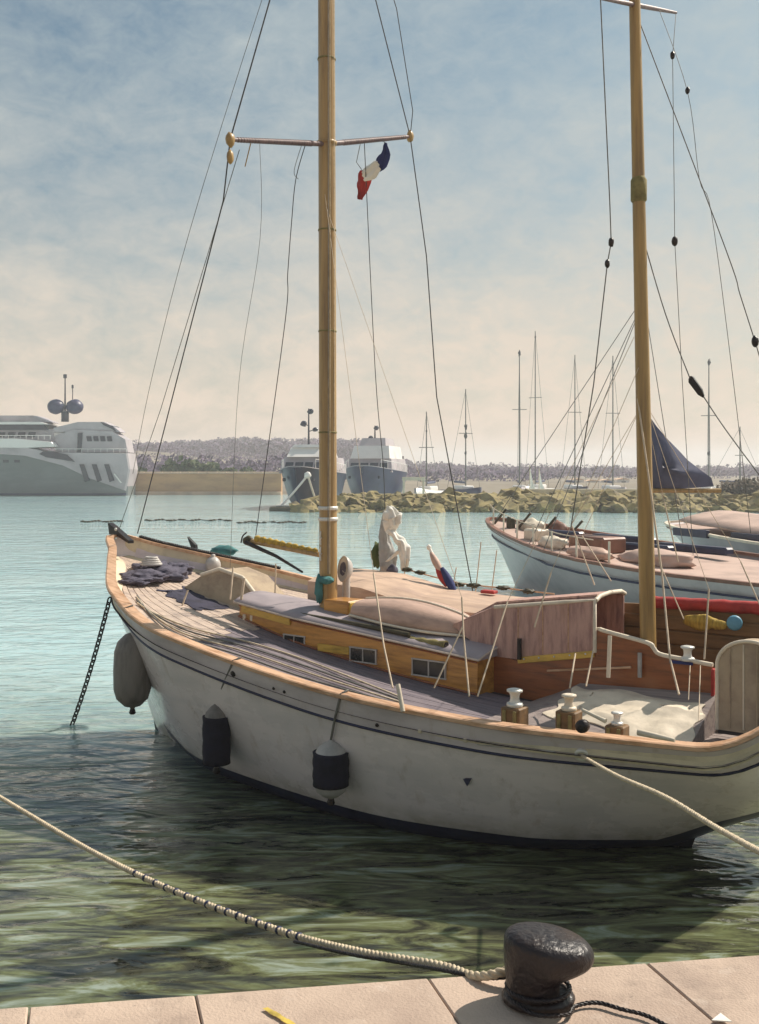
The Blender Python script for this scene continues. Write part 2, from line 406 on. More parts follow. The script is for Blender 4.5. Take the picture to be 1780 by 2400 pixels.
def water_material():
    m = bpy.data.materials.new('harbour water'); m.use_nodes = True
    n, l = m.node_tree.nodes, m.node_tree.links
    p = n['Principled BSDF']
    p.inputs['Roughness'].default_value = 0.02; p.inputs["IOR"].default_value = 1.5
    p.inputs['Subsurface Weight'].default_value = 0.6; p.inputs['Subsurface Radius'].default_value = (1.0, 1.2, 1.1); p.inputs['Subsurface Scale'].default_value = 0.6
    g = n.new('ShaderNodeNewGeometry')
    def noise(scale, stretch, detail=4, dist=0.0, rough=0.55):
        mp = n.new('ShaderNodeMapping'); mp.inputs['Scale'].default_value = stretch
        l.new(g.outputs['Position'], mp.inputs[0])
        t = n.new('ShaderNodeTexNoise'); t.inputs['Scale'].default_value = scale; t.inputs['Detail'].default_value = detail
        t.inputs['Distortion'].default_value = dist; t.inputs['Roughness'].default_value = rough
        l.new(mp.outputs[0], t.inputs['Vector']); return t
    def mth(op, a_, b_, clamp=False):
        q = n.new('ShaderNodeMath'); q.operation = op; q.use_clamp = clamp
        for i, x in enumerate((a_, b_)):
            if isinstance(x, (int, float)): q.inputs[i].default_value = x
            else: l.new(x, q.inputs[i])
        return q.outputs[0]
    # water body colour with sky and ripple reflections painted in: dark near, pale far
    sp = n.new('ShaderNodeSeparateXYZ'); l.new(g.outputs['Position'], sp.inputs[0])
    wob = noise(0.35, (0.5, 1, 1), 4)
    yy = mth('ADD', mth('ADD', sp.outputs['Y'], mth('MULTIPLY', sp.outputs['X'], -0.02)), mth('MULTIPLY', mth('SUBTRACT', wob.outputs[0], 0.5), 9.0))
    mr = n.new('ShaderNodeMapRange'); mr.interpolation_type = 'SMOOTHSTEP'
    mr.inputs['From Min'].default_value = 10.0; mr.inputs['From Max'].default_value = 22.0
    l.new(yy, mr.inputs['Value'])
    near_tone = noise(2.1, (0.45, 1.9, 1), 8, 1.1, 0.66)
    wr = n.new('ShaderNodeValToRGB')
    wr.color_ramp.elements[0].position = 0.36; wr.color_ramp.elements[0].color = (0.014, 0.017, 0.014, 1)
    wr.color_ramp.elements[1].position = 0.66; wr.color_ramp.elements[1].color = (0.29, 0.34, 0.28, 1)
    e = wr.color_ramp.elements.new(0.46); e.color = (0.058, 0.060, 0.036, 1)
    e = wr.color_ramp.elements.new(0.55); e.color = (0.15, 0.17, 0.08, 1)
    l.new(near_tone.outputs[0], wr.inputs[0])
    far_tone = noise(0.12, (0.5, 1.6, 1), 4)
    sr = n.new('ShaderNodeValToRGB')
    sr.color_ramp.elements[0].position = 0.35; sr.color_ramp.elements[0].color = (0.37, 0.57, 0.60, 1)
    sr.color_ramp.elements[1].position = 0.65; sr.color_ramp.elements[1].color = (0.49, 0.67, 0.68, 1)
    l.new(far_tone.outputs[0], sr.inputs[0])
    mx = n.new('ShaderNodeMix'); mx.data_type = 'RGBA'
    l.new(mr.outputs[0], mx.inputs[0]); l.new(wr.outputs[0], mx.inputs[6]); l.new(sr.outputs[0], mx.inputs[7])
    l.new(mx.outputs[2], p.inputs['Base Color'])
    # ripples: long lazy swell, wind ripples stretched along the quay, fine chop
    h1 = noise(0.6, (0.6, 1.15, 1), 3, 0.5)
    h2 = noise(2.1, (0.55, 1.15, 1), 2, 0.8)
    h3 = noise(7.0, (0.6, 1.1, 1), 2, 0.5)
    hh = mth('ADD', mth('MULTIPLY', h1.outputs[0], 0.20), mth('ADD', mth('MULTIPLY', h2.outputs[0], 0.105), mth('MULTIPLY', h3.outputs[0], 0.016)))
    bp = n.new('ShaderNodeBump'); bp.inputs['Strength'].default_value = 1.0; bp.inputs['Distance'].default_value = 0.62
    l.new(hh, bp.inputs['Height']); l.new(bp.outputs[0], p.inputs['Normal'])
    return m
M_WATER = water_material()
mb = MB(); mb.add(*plane_grid(-900, 900, -4, 1400, 30, 30, 0.0))
tag(mb.build('water', M_WATER), kind='structure')

# ------------------------------------------------------------------ quay
QZ = 2.1
eA, eB = Vector((-1.19, 3.22)), Vector((1.33, 3.58))
e_d = (eB - eA).normalized(); e_n = Vector((e_d.y, -e_d.x))       # e_n points back towards the viewer
def q_pt(a_, b_, z): p = eA + e_d * a_ + e_n * b_; return Vector((p.x, p.y, z))
mb = MB()
mb.prism([q_pt(-12, 0.02, -1.5), q_pt(14, 0.02, -1.5), q_pt(14, 9, -1.5), q_pt(-12, 9, -1.5)], (0, 0, QZ + 1.5 - 0.09), mi=0)
quay = mb.build('quay', [M_MORTAR, M_QUAYFACE], base=q_pt(0, 0, 0)); tag(quay, kind='structure')
for p_ in quay.data.polygons:
    if abs(p_.normal.z) < 0.5: p_.material_index = 1
slab_edges = [-11.2, -9.0, -7.1, -5.6, -4.2, -2.9, -1.7, -0.72, 0.08, 0.60, 1.37, 2.14, 2.95, 3.9, 5.3, 7.0, 9.2, 12]
for row, (b0, b1) in enumerate(((-0.03, 0.95), (0.95, 1.9), (1.9, 3.2))):
    sh = (0, 0.33, -0.2)[row]
    for i in range(len(slab_edges) - 1):
        x0, x1 = slab_edges[i] + sh + 0.0025, slab_edges[i + 1] + sh - 0.0025
        dz = random.uniform(-0.002, 0.002)
        poly = [(x0, b0 + 0.005), (x1, b0 + 0.005), (x1 + 0.14, b1 - 0.005), (x0 + 0.14, b1 - 0.005)]
        m_ = MB(); cx = sum(q[0] for q in poly) / 4; cy = sum(q[1] for q in poly) / 4
        def ring(ins, z): return [q_pt(q[0] + (ins if q[0] < cx else -ins), q[1] + (ins if q[1] < cy else -ins), z) for q in poly]
        m_.loft([ring(0, QZ - 0.12), ring(0, QZ - 0.005 + dz), ring(0.005, QZ + dz)], True, True, 0, False)
        m_.build('paving_slab', M_QUAY, quay, base=q_pt(0, 0, 0))
m_ = MB()
for k in range(5):
    a_, b_ = PZ(622 + k * 15, 2362 + k * 9, QZ + 0.008), PZ(622 + (k + 1) * 15, 2362 + (k + 1) * 9, QZ + 0.008)
    w_ = Vector((0.008 + 0.003 * (k % 2), 0.004, 0))
    m_.add([a_ - w_, a_ + w_, b_ + w_, b_ - w_], [[0, 1, 2, 3]])
m_.build('painted_mark', M_YELPAINT, quay, base=q_pt(0, 0, 0))

# ------------------------------------------------------------------ the ketch: hull lines
XB, YB, TH, LOA = -4.0162, 15.6058, 0.63097, 9.9631
def pchip(xk, yk, x):
    xk = np.array(xk); yk = np.array(yk); h = np.diff(xk); d = np.diff(yk) / h
    m_ = np.zeros(len(xk))
    for i in range(1, len(xk) - 1):
        if d[i - 1] * d[i] > 0: m_[i] = 2 * d[i - 1] * d[i] / (d[i - 1] + d[i])
    m_[0] = d[0] * 1.2; m_[-1] = d[-1]
    i = int(np.clip(np.searchsorted(xk, x) - 1, 0, len(h) - 1)); t = (x - xk[i]) / h[i]
    return float((2*t**3-3*t**2+1)*yk[i]+(t**3-2*t**2+t)*h[i]*m_[i]+(-2*t**3+3*t**2)*yk[i+1]+(t**3-t**2)*h[i]*m_[i+1])
KS = [math.sqrt(k) for k in (0, .04, .1, .2, .35, .55, .75, .9, 1.0)]
KB = [0.05, 0.4198, 0.925, 1.6711, 2.1413, 2.1413, 1.9186, 1.5209, 1.2702]
def beam(s): return pchip(KS, KB, math.sqrt(max(0, s)))
def rail_z(s):
    sm = 0.9428
    return 1.3826 + (2.8141 - 1.3826) * abs((sm - s) / sm) ** 2.2 if s < sm else 1.3826 + 0.229 * ((s - sm) / (1 - sm)) ** 2
S0, S1 = 0.092, 0.884
def wl_half(s):
    if s <= S0 or s >= S1: return 0.0
    return max(0.0, pchip([S0, .152, .344, .593, .76, S1], [0, .24, 1.085, 1.388, 0.98, 0.0], s))
def low_z(s):
    if s < S0: return rail_z(s) * (1 - (s / S0) ** 0.72) ** 1.0 * 0.985
    if s > S1: return 0.62 * ((s - S1) / (1 - S1)) ** 0.8
    return 0.0
def hull_pt(s, t, side=-1):
    """t = 1 at the rail, 0 at the waterline (or at the stem / counter)."""
    b_, w_, zl, zr = beam(s), wl_half(s), low_z(s), rail_z(s)
    z = zl + (zr - zl) * t
    k = 0.62 if s > 0.3 else 0.62 + (0.3 - s) * 1.3
    return Vector((s * LOA, side * (w_ + (b_ - w_) * t ** k), z))
def hull_below(s, drop, side=-1):
    """point on the topside a given height below the rail"""
    zr, zl = rail_z(s), low_z(s)
    return hull_pt(s, max(0.0, 1 - drop / max(0.05, zr - zl)), side)
def deck_drop(s): return 0.155 + 0.13 * max(0, 1 - s / 0.3)
def deck_z(s, f_=0.0): return rail_z(s) - deck_drop(s) + 0.02 * (1 - f_ * f_)

boat = thing('sailing_yacht', (XB, YB, 0), 'white wooden ketch with ochre masts and varnished cabin moored in front of the quay', 'sailboat', -TH)
B_INV = (Matrix.Translation((XB, YB, 0)) @ Matrix.Rotation(-TH, 4, 'Z')).inverted()
B_MAT = B_INV.inverted()
AX = Vector((math.cos(TH), -math.sin(TH))); NV = Vector((math.sin(TH), math.cos(TH)))
def BL(u, v, lat):
    """boat-local point seen at (u, v) on the fore-and-aft plane that lies `lat` off the centreline (+ = far side)"""
    d = Vector(((u - CU) / FOC, 1.0))
    Y = (lat + Vector((XB, YB)).dot(NV)) / d.dot(NV)
    return B_INV @ PW(u, v, Y)
def BD(u, v, up=0.0):
    """boat-local point on the deck (raised by `up`) seen at (u, v)"""
    z = 1.6
    for _ in range(40):
        p = B_INV @ PZ(u, v, z)
        z = 0.5 * z + 0.5 * (deck_z(min(max(p.x / LOA, 0), 1)) + up)
    return B_INV @ PZ(u, v, z)
def part(mb_, name, m_, parent=None): return mb_.build(name, m_, parent or boat)

ss = [0, .004, .01, .018, .028, .04, .055, .07, .085, .1, .12, .14, .165, .19, .22, .25] + [0.25 + 0.75 * i / 36 for i in range(1, 37)]
ts = [0, .04, .08, .13, .2, .3, .4, .5, .6, .7, .78, .84, .9, .95, 1.0]
mb = MB()
for side in (-1, 1):
    rows = []
    for s_ in ss:
        r_ = [Vector((s_ * LOA, side * max(0, wl_half(s_) * 0.7 - 0.02), low_z(s_) - 0.45 if S0 < s_ < S1 else low_z(s_) - 0.002))] + [hull_pt(s_, t, side) for t in ts]
        rows.append(r_)
    n = len(ts) + 1
    vs = [p for r_ in rows for p in r_]
    for i in range(len(rows) - 1):
        for j in range(n - 1):
            zc = (rows[i][j + 1].z + rows[i + 1][j + 1].z) / 2
            mi = 1 if j == 0 else 0
            if j in (1, 2, 3) and 0.16 < ss[i] : mi = 2
            mb.add([rows[i][j], rows[i][j + 1], rows[i + 1][j + 1], rows[i + 1][j]], [[0, 1, 2, 3]], mi, True)
tr = [hull_pt(1.0, t, -1) for t in ts] + [hull_pt(1.0, t, 1) for t in reversed(ts)]
mb.add(tr, [list(range(len(tr)))], 0, False)
hull = part(mb, 'hull', [M_HULL, M_BOTTOM, M_NAVY])
bm = bmesh.new(); bm.from_mesh(hull.data); bmesh.ops.remove_doubles(bm, verts=bm.verts, dist=0.0008)
bmesh.ops.recalc_face_normals(bm, faces=bm.faces)
HULL_BVH = BVHTree.FromBMesh(bm)
bm.to_mesh(hull.data); bm.free()
def on_hull(u, v):
    """boat-local point and outward normal where the sight line through (u, v) meets the hull"""
    o = B_INV @ Vector((0, 0, EYE)); d = (B_INV.to_3x3() @ (PW(u, v, 1) - Vector((0, 0, EYE)))).normalized()
    loc, nor, _, _ = HULL_BVH.ray_cast(o, d)
    if loc is None:
        return None, None
    if nor.dot(d) > 0: nor = -nor
    return loc, nor

# sheer strake (a proud plank band), navy line, rail caps, bulwark insides, deck
SF = [i / 90 for i in range(91)]
for side in (-1, 1):
    mb = MB(); rings = []
    for s_ in [0.02 + 0.98 * i / 70 for i in range(71)]:
        o_ = Vector((0, side * 0.012, 0))
        a_, c_ = hull_below(s_, 0.03, side), hull_below(s_, 0.27, side)
        mid = hull_below(s_, 0.15, side)
        rings.append([a_ + o_, mid + o_, c_ + o_, c_ - o_ * 2, a_ - o_ * 2])
    mb.loft(rings, smooth=False); part(mb, 'sheer_strake', M_STRAKE)
    mb = MB(); mb.tube([hull_below(s_, 0.285, side) + Vector((0, side * 0.012, 0)) for s_ in [0.03 + 0.97 * i / 80 for i in range(81)]], 0.016, 8)
    part(mb, 'rubbing_strake', M_NAVY)
    mb = MB(); rings = []
    for s_ in [0.0] + [0.004 + 0.996 * i / 90 for i in range(91)]:
        p = Vector((s_ * LOA, side * beam(s_), rail_z(s_)))
        q = Vector((min(1, s_ + 0.01) * LOA, side * beam(min(1, s_ + 0.01)), 0)) - Vector((max(0, s_ - 0.01) * LOA, side * beam(max(0, s_ - 0.01)), 0))
        nn = Vector((-q.y, q.x, 0)).normalized() * (1 if side > 0 else -1)
        wi = 0.07 + 0.03 * min(1, s_ / 0.2)
        rings.append([p + nn * 0.045 - Vector((0, 0, .012)), p + nn * 0.045 + Vector((0, 0, .024)), p + nn * 0.03 + Vector((0, 0, .034)), p - nn * wi + Vector((0, 0, .034)), p - nn * wi - Vector((0, 0, .012))])
    mb.loft(rings, smooth=False); part(mb, 'rail_cap', M_CAP)
    mb = MB(); rings = []
    for s_ in [0.006 + 0.994 * i / 70 for i in range(71)]:
        yb = max(0.01, beam(s_) - 0.06)
        rings.append([Vector((s_ * LOA, side * yb, rail_z(s_) - 0.008)), Vector((s_ * LOA, side * yb, deck_z(s_, 1) - 0.05))])
    mb.loft(rings, closed=False, caps=False); part(mb, 'bulwark', M_BULWARK)
mb = MB(); rings = []
for s_ in [0.008 + 0.992 * i / 60 for i in range(61)]:
    hb = max(0.01, beam(s_) - 0.03)
    rings.append([Vector((s_ * LOA, hb * f_, deck_z(s_, f_) - 0.024)) for f_ in (-1, -.6, -.2, .2, .6, 1)])
mb.loft(rings, closed=False, caps=False); part(mb, 'deck', M_CAULK)
NPL = 13
for side in (-1, 1):
    for k in range(NPL):
        f0, f1 = k / NPL, (k + 1) / NPL
        c1, c2 = 0.335 + random.uniform(-0.03, 0.03), 0.735 + random.uniform(-0.02, 0.02)
        for (sa, sb, m_) in ((0.012, c1, M_DECK_PALE), (c1, c2, M_DECK_SHADE if side < 0 else M_DECK_PALE), (c2, 0.995, M_DECK_AFT)):
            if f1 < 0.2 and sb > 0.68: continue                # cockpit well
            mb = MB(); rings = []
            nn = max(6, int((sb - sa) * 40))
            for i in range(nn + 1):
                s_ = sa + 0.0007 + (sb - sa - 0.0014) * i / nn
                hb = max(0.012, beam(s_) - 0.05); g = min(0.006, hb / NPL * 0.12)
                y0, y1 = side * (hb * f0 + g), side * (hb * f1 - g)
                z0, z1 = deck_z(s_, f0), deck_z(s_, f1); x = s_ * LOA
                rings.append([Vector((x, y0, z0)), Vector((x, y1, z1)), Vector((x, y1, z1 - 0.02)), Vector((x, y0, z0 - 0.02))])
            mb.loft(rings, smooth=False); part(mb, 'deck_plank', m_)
for side in (-1, 1):          # pale covering board round the deck edge
    mb = MB(); rings = []
    for i in range(61):
        s_ = 0.012 + 0.985 * i / 60; w_ = (0.10 + 0.16 * max(0, 1 - s_ / 0.22)) * min(1, beam(s_) / 0.3)
        y1 = beam(s_) - 0.055; y0 = max(0.004, y1 - w_); z = deck_z(s_, 1)
        rings.append([Vector((s_ * LOA, side * y0, z - .01)), Vector((s_ * LOA, side * y0, z + 0.014)), Vector((s_ * LOA, side * y1, z + 0.03)), Vector((s_ * LOA, side * y1, z - .01))])
    mb.loft(rings, smooth=False); part(mb, 'covering_board', M_BULWARK)
# stem head fitting
mb = MB()
zt = rail_z(0) + 0.03
mb.prism([(-0.10, -0.05, zt), (-0.13, -0.05, zt + 0.17), (-0.02, -0.05, zt + 0.12), (0.35, -0.05, rail_z(.035) + 0.06), (0.35, -0.05, rail_z(.035) + 0.02), (0.02, -0.05, zt)], (0, 0.10, 0))
part(mb, 'stem_head', M_BLACK)
mb = MB(); mb.blob((0.08, -0.07, zt + 0.08), (0.025, 0.02, 0.025), 1, 0.05, sub=2); part(mb, 'stem_roller', M_STEEL)
# dark far rail strip by the bow: a rope lashed along the far cap
mb = MB(); mb.strands([Vector((s_ * LOA, beam(s_), rail_z(s_) + 0.05)) for s_ in (0.02, 0.05, 0.09, 0.14, 0.19)], 0.03)
part(mb, 'lashing', M_BLACK)

# ---------------------------------------------------------- cabin trunk
CX0, CX1 = 2.93, 6.68
def cw(x): t = (x - CX0) / (CX1 - CX0); return 0.36 + 0.16 * min(1, t * 3.2) ** 0.8 - 0.0 * t
def cz(x): return 2.055 - 0.087 * (x - CX0)
mb = MB(); xs = [CX0 + (CX1 - CX0) * i / 24 for i in range(25)]
rings = []
for x in xs:
    zb = deck_z(x / LOA, 0.3) - 0.05; w_ = cw(x)
    rings.append([Vector((x, -w_, zb)), Vector((x, -w_ + 0.015, cz(x))), Vector((x, w_ - 0.015, cz(x))), Vector((x, w_, zb))])
mb.loft(rings, smooth=False); part(mb, 'cabin_trunk', M_CABIN)
mb = MB(); rings = []
for i, x in enumerate([CX0 - 0.05] + xs[1:-1] + [CX1 + 0.05]):
    w_ = cw(max(CX0, x)) + 0.045; z = cz(x) + 0.004
    top = [Vector((x, w_ * f_, z + 0.028 + 0.085 * (1 - f_ * f_))) for f_ in (-1, -.75, -.5, -.25, 0, .25, .5, .75, 1)]
    rings.append(top + [Vector((x, w_, z)), Vector((x, -w_, z))])
mb.loft(rings); part(mb, 'cabin_roof', M_ROOF)
mb = MB()
for side in (-1, 1):
    mb.tube([Vector((x, side * (cw(max(CX0, x)) + 0.05), cz(x) + 0.012)) for x in [CX0 - 0.05] + xs[1:-1] + [CX1 + 0.05]], 0.013, 6)
for x in (CX0 - 0.05, CX1 + 0.05):
    w_ = cw(max(CX0, min(CX1, x))) + 0.05
    mb.tube([Vector((x, w_ * f_, cz(x) + 0.016 + 0.085 * (1 - f_ * f_))) for f_ in (-1, -.6, -.2, .2, .6, 1)], 0.013, 6)
part(mb, 'roof_moulding', M_ROOFEDGE)
for side in (-1, 1):
    mb = MB(); mb.tube([Vector((x, side * (cw(x) + 0.006), deck_z(x / LOA, .25) + 0.012)) for x in xs], 0.014, 6); part(mb, 'quarter_round', M_MAHOG)
    mb = MB(); mb.tube([Vector((x, side * (cw(x) + 0.002), cz(x) - 0.03)) for x in xs], 0.009, 6); part(mb, 'cabin_moulding', M_MAHOG)
# yellow upper panel forward on the cabin side
mb = MB(); rings = []
for i in range(13):
    x = 3.0 + 0.95 * i / 12
    rings.append([Vector((x, -cw(x) - 0.012, cz(x) - 0.015)), Vector((x, -cw(x) + 0.01, cz(x) - 0.015)), Vector((x, -cw(x) + 0.01, cz(x) - 0.10)), Vector((x, -cw(x) - 0.012, cz(x) - 0.10))])
mb.loft(rings, smooth=False); part(mb, 'varnished_panel', M_YELLOW)
def window(x, z, w_, h_, side, panes=2):
    y = side * (cw(x) + 0.004); root = MB()
    fr = 0.016
    for dx, dz, sx, sz in ((0, h_/2, w_ + 2*fr, fr), (0, -h_/2, w_ + 2*fr, fr), (-w_/2, 0, fr, h_), (w_/2, 0, fr, h_), (0, 0, fr * 0.8, h_)):
        root.box((x + dx, y, z + dz), (sx, 0.03, sz), bev=0.004)
    wi = root.build('window', M_FENDERW, boat)
    for k in (-1, 1):
        m_ = MB(); m_.box((x + k * w_/4, y - side * 0.004, z), (w_/2 - fr * 0.9, 0.012, h_ - fr * 0.8), bev=0.002)
        m_.build('pane', M_GLASS, wi)
for (u, v, wpx, hpx) in ((690, 1502, 46, 26), (852, 1536, 54, 34), (1006, 1567, 66, 40)):
    p = BL(u, v, -0.52)
    Yd = (B_MAT @ p).y; w_ = wpx / FOC * Yd / 0.72; h_ = hpx / FOC * Yd * 0.95
    for side in (-1, 1): window(p.x, p.z, w_, h_, side)
# pale frames forward of the first window
p = BL(560, 1450, -0.47)
for k in range(2):
    mb = MB(); mb.box((p.x + 0.03 + k * 0.13, -cw(p.x) - 0.01, p.z), (0.05, 0.03, 0.10)); part(mb, 'fairlead', M_CREAM)
mb = MB(); q0, q1 = BL(745, 1513, -0.54), BL(818, 1530, -0.54)
mb.box(((q0.x + q1.x) / 2, -0.535, (q0.z + q1.z) / 2), (q1.x - q0.x, 0.02, 0.09)); part(mb, 'name_board', M_YELLOW)

# ---------------------------------------------------------- masts, spreaders
mx = 4.16
mb = MB(); zs_ = [1.95 + i * 0.5 for i in range(23)]
mb.tube([(mx - 0.004 * (z - 2), 0, z) for z in zs_], [0.116 - 0.001 * max(0, z - 2) for z in zs_], 24)
part(mb, 'main_mast', M_MAST)
for z in (3.33, 3.19, 8.02):
    mb = MB(); mb.lathe([(0.112, z - 0.025), (0.130, z - 0.02), (0.130, z + 0.02), (0.112, z + 0.025)], (mx - 0.004 * (z - 2), 0, 0), 24)
    part(mb, 'mast_band', M_STEEL if z < 8 else M_MAST)
for dy, r_ in ((-0.07, .006), (-0.035, .005), (0.05, .005)):       # halyards down the fore side of the mast
    mb = MB(); mb.tube([(mx + 0.10, dy - 0.06, 2.5), (mx + 0.105, dy - 0.06, 6.0), (mx + 0.10, dy - 0.06, 11.8)], r_, 5); part(mb, 'mast_halyard', M_ROPE if dy > -.06 else M_GREYWIRE)
for z, sd in ((2.75, -1), (2.95, -1), (2.85, 1)):
    mb = MB(); mb.tube([(mx - .02, sd * .13, z - .09), (mx - .02, sd * .145, z), (mx - .02, sd * .13, z + .09)], [.008, .014, .008], 6); mb.tube([(mx - .02, sd * .10, z), (mx - .02, sd * .145, z)], .014, 6); part(mb, 'mast_cleat', M_STEEL)
for z in (4.3, 5.6, 6.9, 9.1):
    mb = MB(); mb.lathe([(0.110, z - .012), (.1185, z - .01), (.1185, z + .01), (0.110, z + .012)], (mx - 0.004 * (z - 2), 0, 0), 20); part(mb, 'mast_band', M_OLIVEROLL)
p = BL(805, 1398, 0.0)
mb = MB(); mb.box((p.x + 0.02, 0.0, 2.06), (0.40, 0.36, 0.24), bev=0.012); part(mb, 'mast_step_box', M_CABIN)
mb = MB(); mb.box((p.x + 0.225, 0.0, 2.06), (0.025, 0.33, 0.21), bev=0.006); part(mb, 'step_box_panel', M_YELLOW)
def at_mast(u, v, x):          # point on the athwartships plane at local x
    d = Vector(((u - CU) / FOC, 1.0)); Y = (x + Vector((XB, YB)).dot(AX)) / d.dot(AX)
    return B_INV @ PW(u, v, Y)
zsp = 8.02
LT, RT = Vector((mx - 0.02, -1.86, 7.62)), Vector((mx - 0.02, 1.92, 8.58))
LT = at_mast(540, 327, mx - 0.02); RT = at_mast(962, 320, mx - 0.02)
ROOT = Vector((mx - 0.02, 0, at_mast(768, 338, mx - 0.02).z))
for tip in (LT, RT):
    mb = MB(); d = (tip - ROOT).normalized()
    a_, c_ = ROOT + d * 0.09, tip
    mb.tube([a_.lerp(c_, i / 24) for i in range(25)], [0.035 - 0.010 * i / 24 for i in range(25)], 8)
    for i in range(5, 34):       # wrapped lashings
        t = i / 36
        mb.tube([a_.lerp(c_, t), a_.lerp(c_, t + 0.012)], 0.041 - 0.010 * t, 8)
    sp_o = part(mb, 'spreader', M_SPREADER)
for tip, k in ((LT, 1), (RT, 0)):
    mb = MB(); mb.blob(tip, (0.05, 0.06, 0.09), 3 + k, 0.2, sub=2); part(mb, 'spreader_cap', M_MAST_OLD)
mb = MB(); mb.blob(LT + Vector((0, 0, -0.2)), (0.04, 0.045, 0.085), 5, 0.1, sub=2); part(mb, 'block', M_MAST_OLD)
MT = Vector((mx - 0.04, 0, 12.4))
def line(pts, r, m_, name='shroud', n=6):
    if len(pts) > 2 and name in ('halyard', 'backstay', 'lanyard', 'lifeline'): pts = smooth_path(pts, 6)
    mb = MB(); mb.tube(pts, r, n); return part(mb, name, m_)
RW = 0.007
line([MT, LT, BL(524, 470, -1.5), BL(428, 840, -0.6), BL(323, 1250, 0.1)], RW * 1.25, M_WIRE, 'forestay')
line([LT + Vector((0.05, .1, -.1)), BL(377, 960, -0.4), BL(280, 1240, 0.0)], RW * 0.7, M_GREYWIRE, 'forestay')
line([MT, BL(478, 430, -1.2), BL(360, 870, -0.4), BL(312, 1110, 0.0)][::1], RW * 0.55, M_GREYWIRE, 'halyard')
line([MT, RT, BL(1000, 600, 1.9), BL(1024, 930, 1.95), Vector((5.2, 2.0, 1.75))], RW * 1.25, M_WIRE, 'shroud')
line([MT + Vector((0, 0.02, 0.3)), BL(930, 20, 1.2), BL(968, 260, 1.8), RT], RW * 0.9, M_WIRE, 'topping_lift')
sl = ROOT.lerp(LT, 0.24)
line(smooth_path([sl, BL(694, 420, -0.35), BL(684, 520, -0.3), BL(675, 640, -0.25), BL(668, 760, -0.2), BL(600, 1255, 0.0)], 6), RW * 0.9, M_WIRE, 'halyard')
line([sl + Vector((0, -.06, 0)), BL(690, 400, -0.4), BL(700, 420, -.35)], RW * 0.6, M_GREYWIRE, 'halyard')
line([ROOT.lerp(LT, 0.8), BL(575, 390, -1.3)], RW, M_MAST_OLD, 'pendant')
line([ROOT.lerp(LT, 0.72), BL(610, 560, -1.0), BL(560, 900, -0.5), BL(540, 1330, -0.2)], RW * 0.4, M_GREYWIRE, 'halyard')
# far halyard from the outer spreader down to the white bundle
hp = ROOT.lerp(RT, 0.42)
line([hp, BL(880, 870, 1.55), BL(898, 1080, 1.75), BL(903, 1195, 1.8)], RW * 0.8, M_WIRE, 'halyard')
# near shrouds and lanyards, pale in the sun
def rail_near(u, v, lat=-1.9): return BL(u, v, lat)
line([Vector((mx, -0.08, 7.4)), BL(876, 1344, -1.35)], 0.003, M_LINE, 'shroud')
line([BL(876, 1344, -1.35), BL(900, 1513, -1.75), BL(921, 1612, -2.02)], 0.009, M_LINE, 'shroud')
line([Vector((mx + .02, -0.08, 7.2)), BL(1083, 1400, -1.5)], 0.003, M_LINE, 'shroud')
line([BL(1083, 1400, -1.5), BL(1087, 1490, -1.6), BL(1100, 1632, -1.95)], 0.009, M_LINE, 'shroud')
line([BL(1085, 1468, -1.5), BL(1018, 1612, -1.9)], 0.008, M_LINE, 'lanyard')
line([Vector((8.3, -0.06, 5.2)), BL(1190, 1410, -1.2)], 0.003, M_LINE, 'shroud')
line([BL(1190, 1410, -1.2), BL(1120, 1632, -1.9)], 0.009, M_LINE, 'shroud')
line([BL(1292, 1342, -1.0), BL(1253, 1470, -1.2)], 0.008, M_LINE, 'lanyard')
line([Vector((8.36, -0.06, 4.9)), BL(1292, 1342, -1.0)], 0.003, M_LINE, 'shroud')
for (a_, c_, la, lb, r_) in (((1340, 1230), (1394, 1371), 0.9, 0.7, .008), ((1365, 1256), (1433, 1362), 0.9, 0.7, .007), ((1558, 1179), (1590, 1317), 1.0, 0.8, .008),
        ((1545, 1317), (1603, 1451), 0.6, 0.4, .007), ((1662, 1381), (1651, 1545), -0.2, -0.5, .009), ((1737, 1317), (1785, 1426), 0.6, 0.4, .008),
        ((1349, 1532), (1336, 1612), -0.56, -1.0, .009), ((1396, 1500), (1374, 1608), -0.56, -1.0, .009), ((1618, 1560), (1614, 1640), -0.55, -0.9, .005), ((1642, 1560), (1638, 1690), -0.56, -1.2, .005)):
    line([BL(*a_, la), BL(*c_, lb)], r_, M_LINE, 'lanyard')
    if a_[1] < 1400: line([Vector((8.38, 0.04, 4.4 + 0.3 * random.random())), BL(*a_, la)], 0.003, M_LINE, 'shroud')
line([Vector((8.33, -0.05, 4.6)), BL(1551, 1336, -0.3), BL(1571, 1545, -0.7), BL(1592, 1628, -1.0)], 0.010, M_LINE, 'shroud')
mb = MB(); mb.tube([BL(1430, 1490, -0.56), BL(1426, 1588, -0.6)], 0.022, 8); part(mb, 'stanchion', M_CREAM)
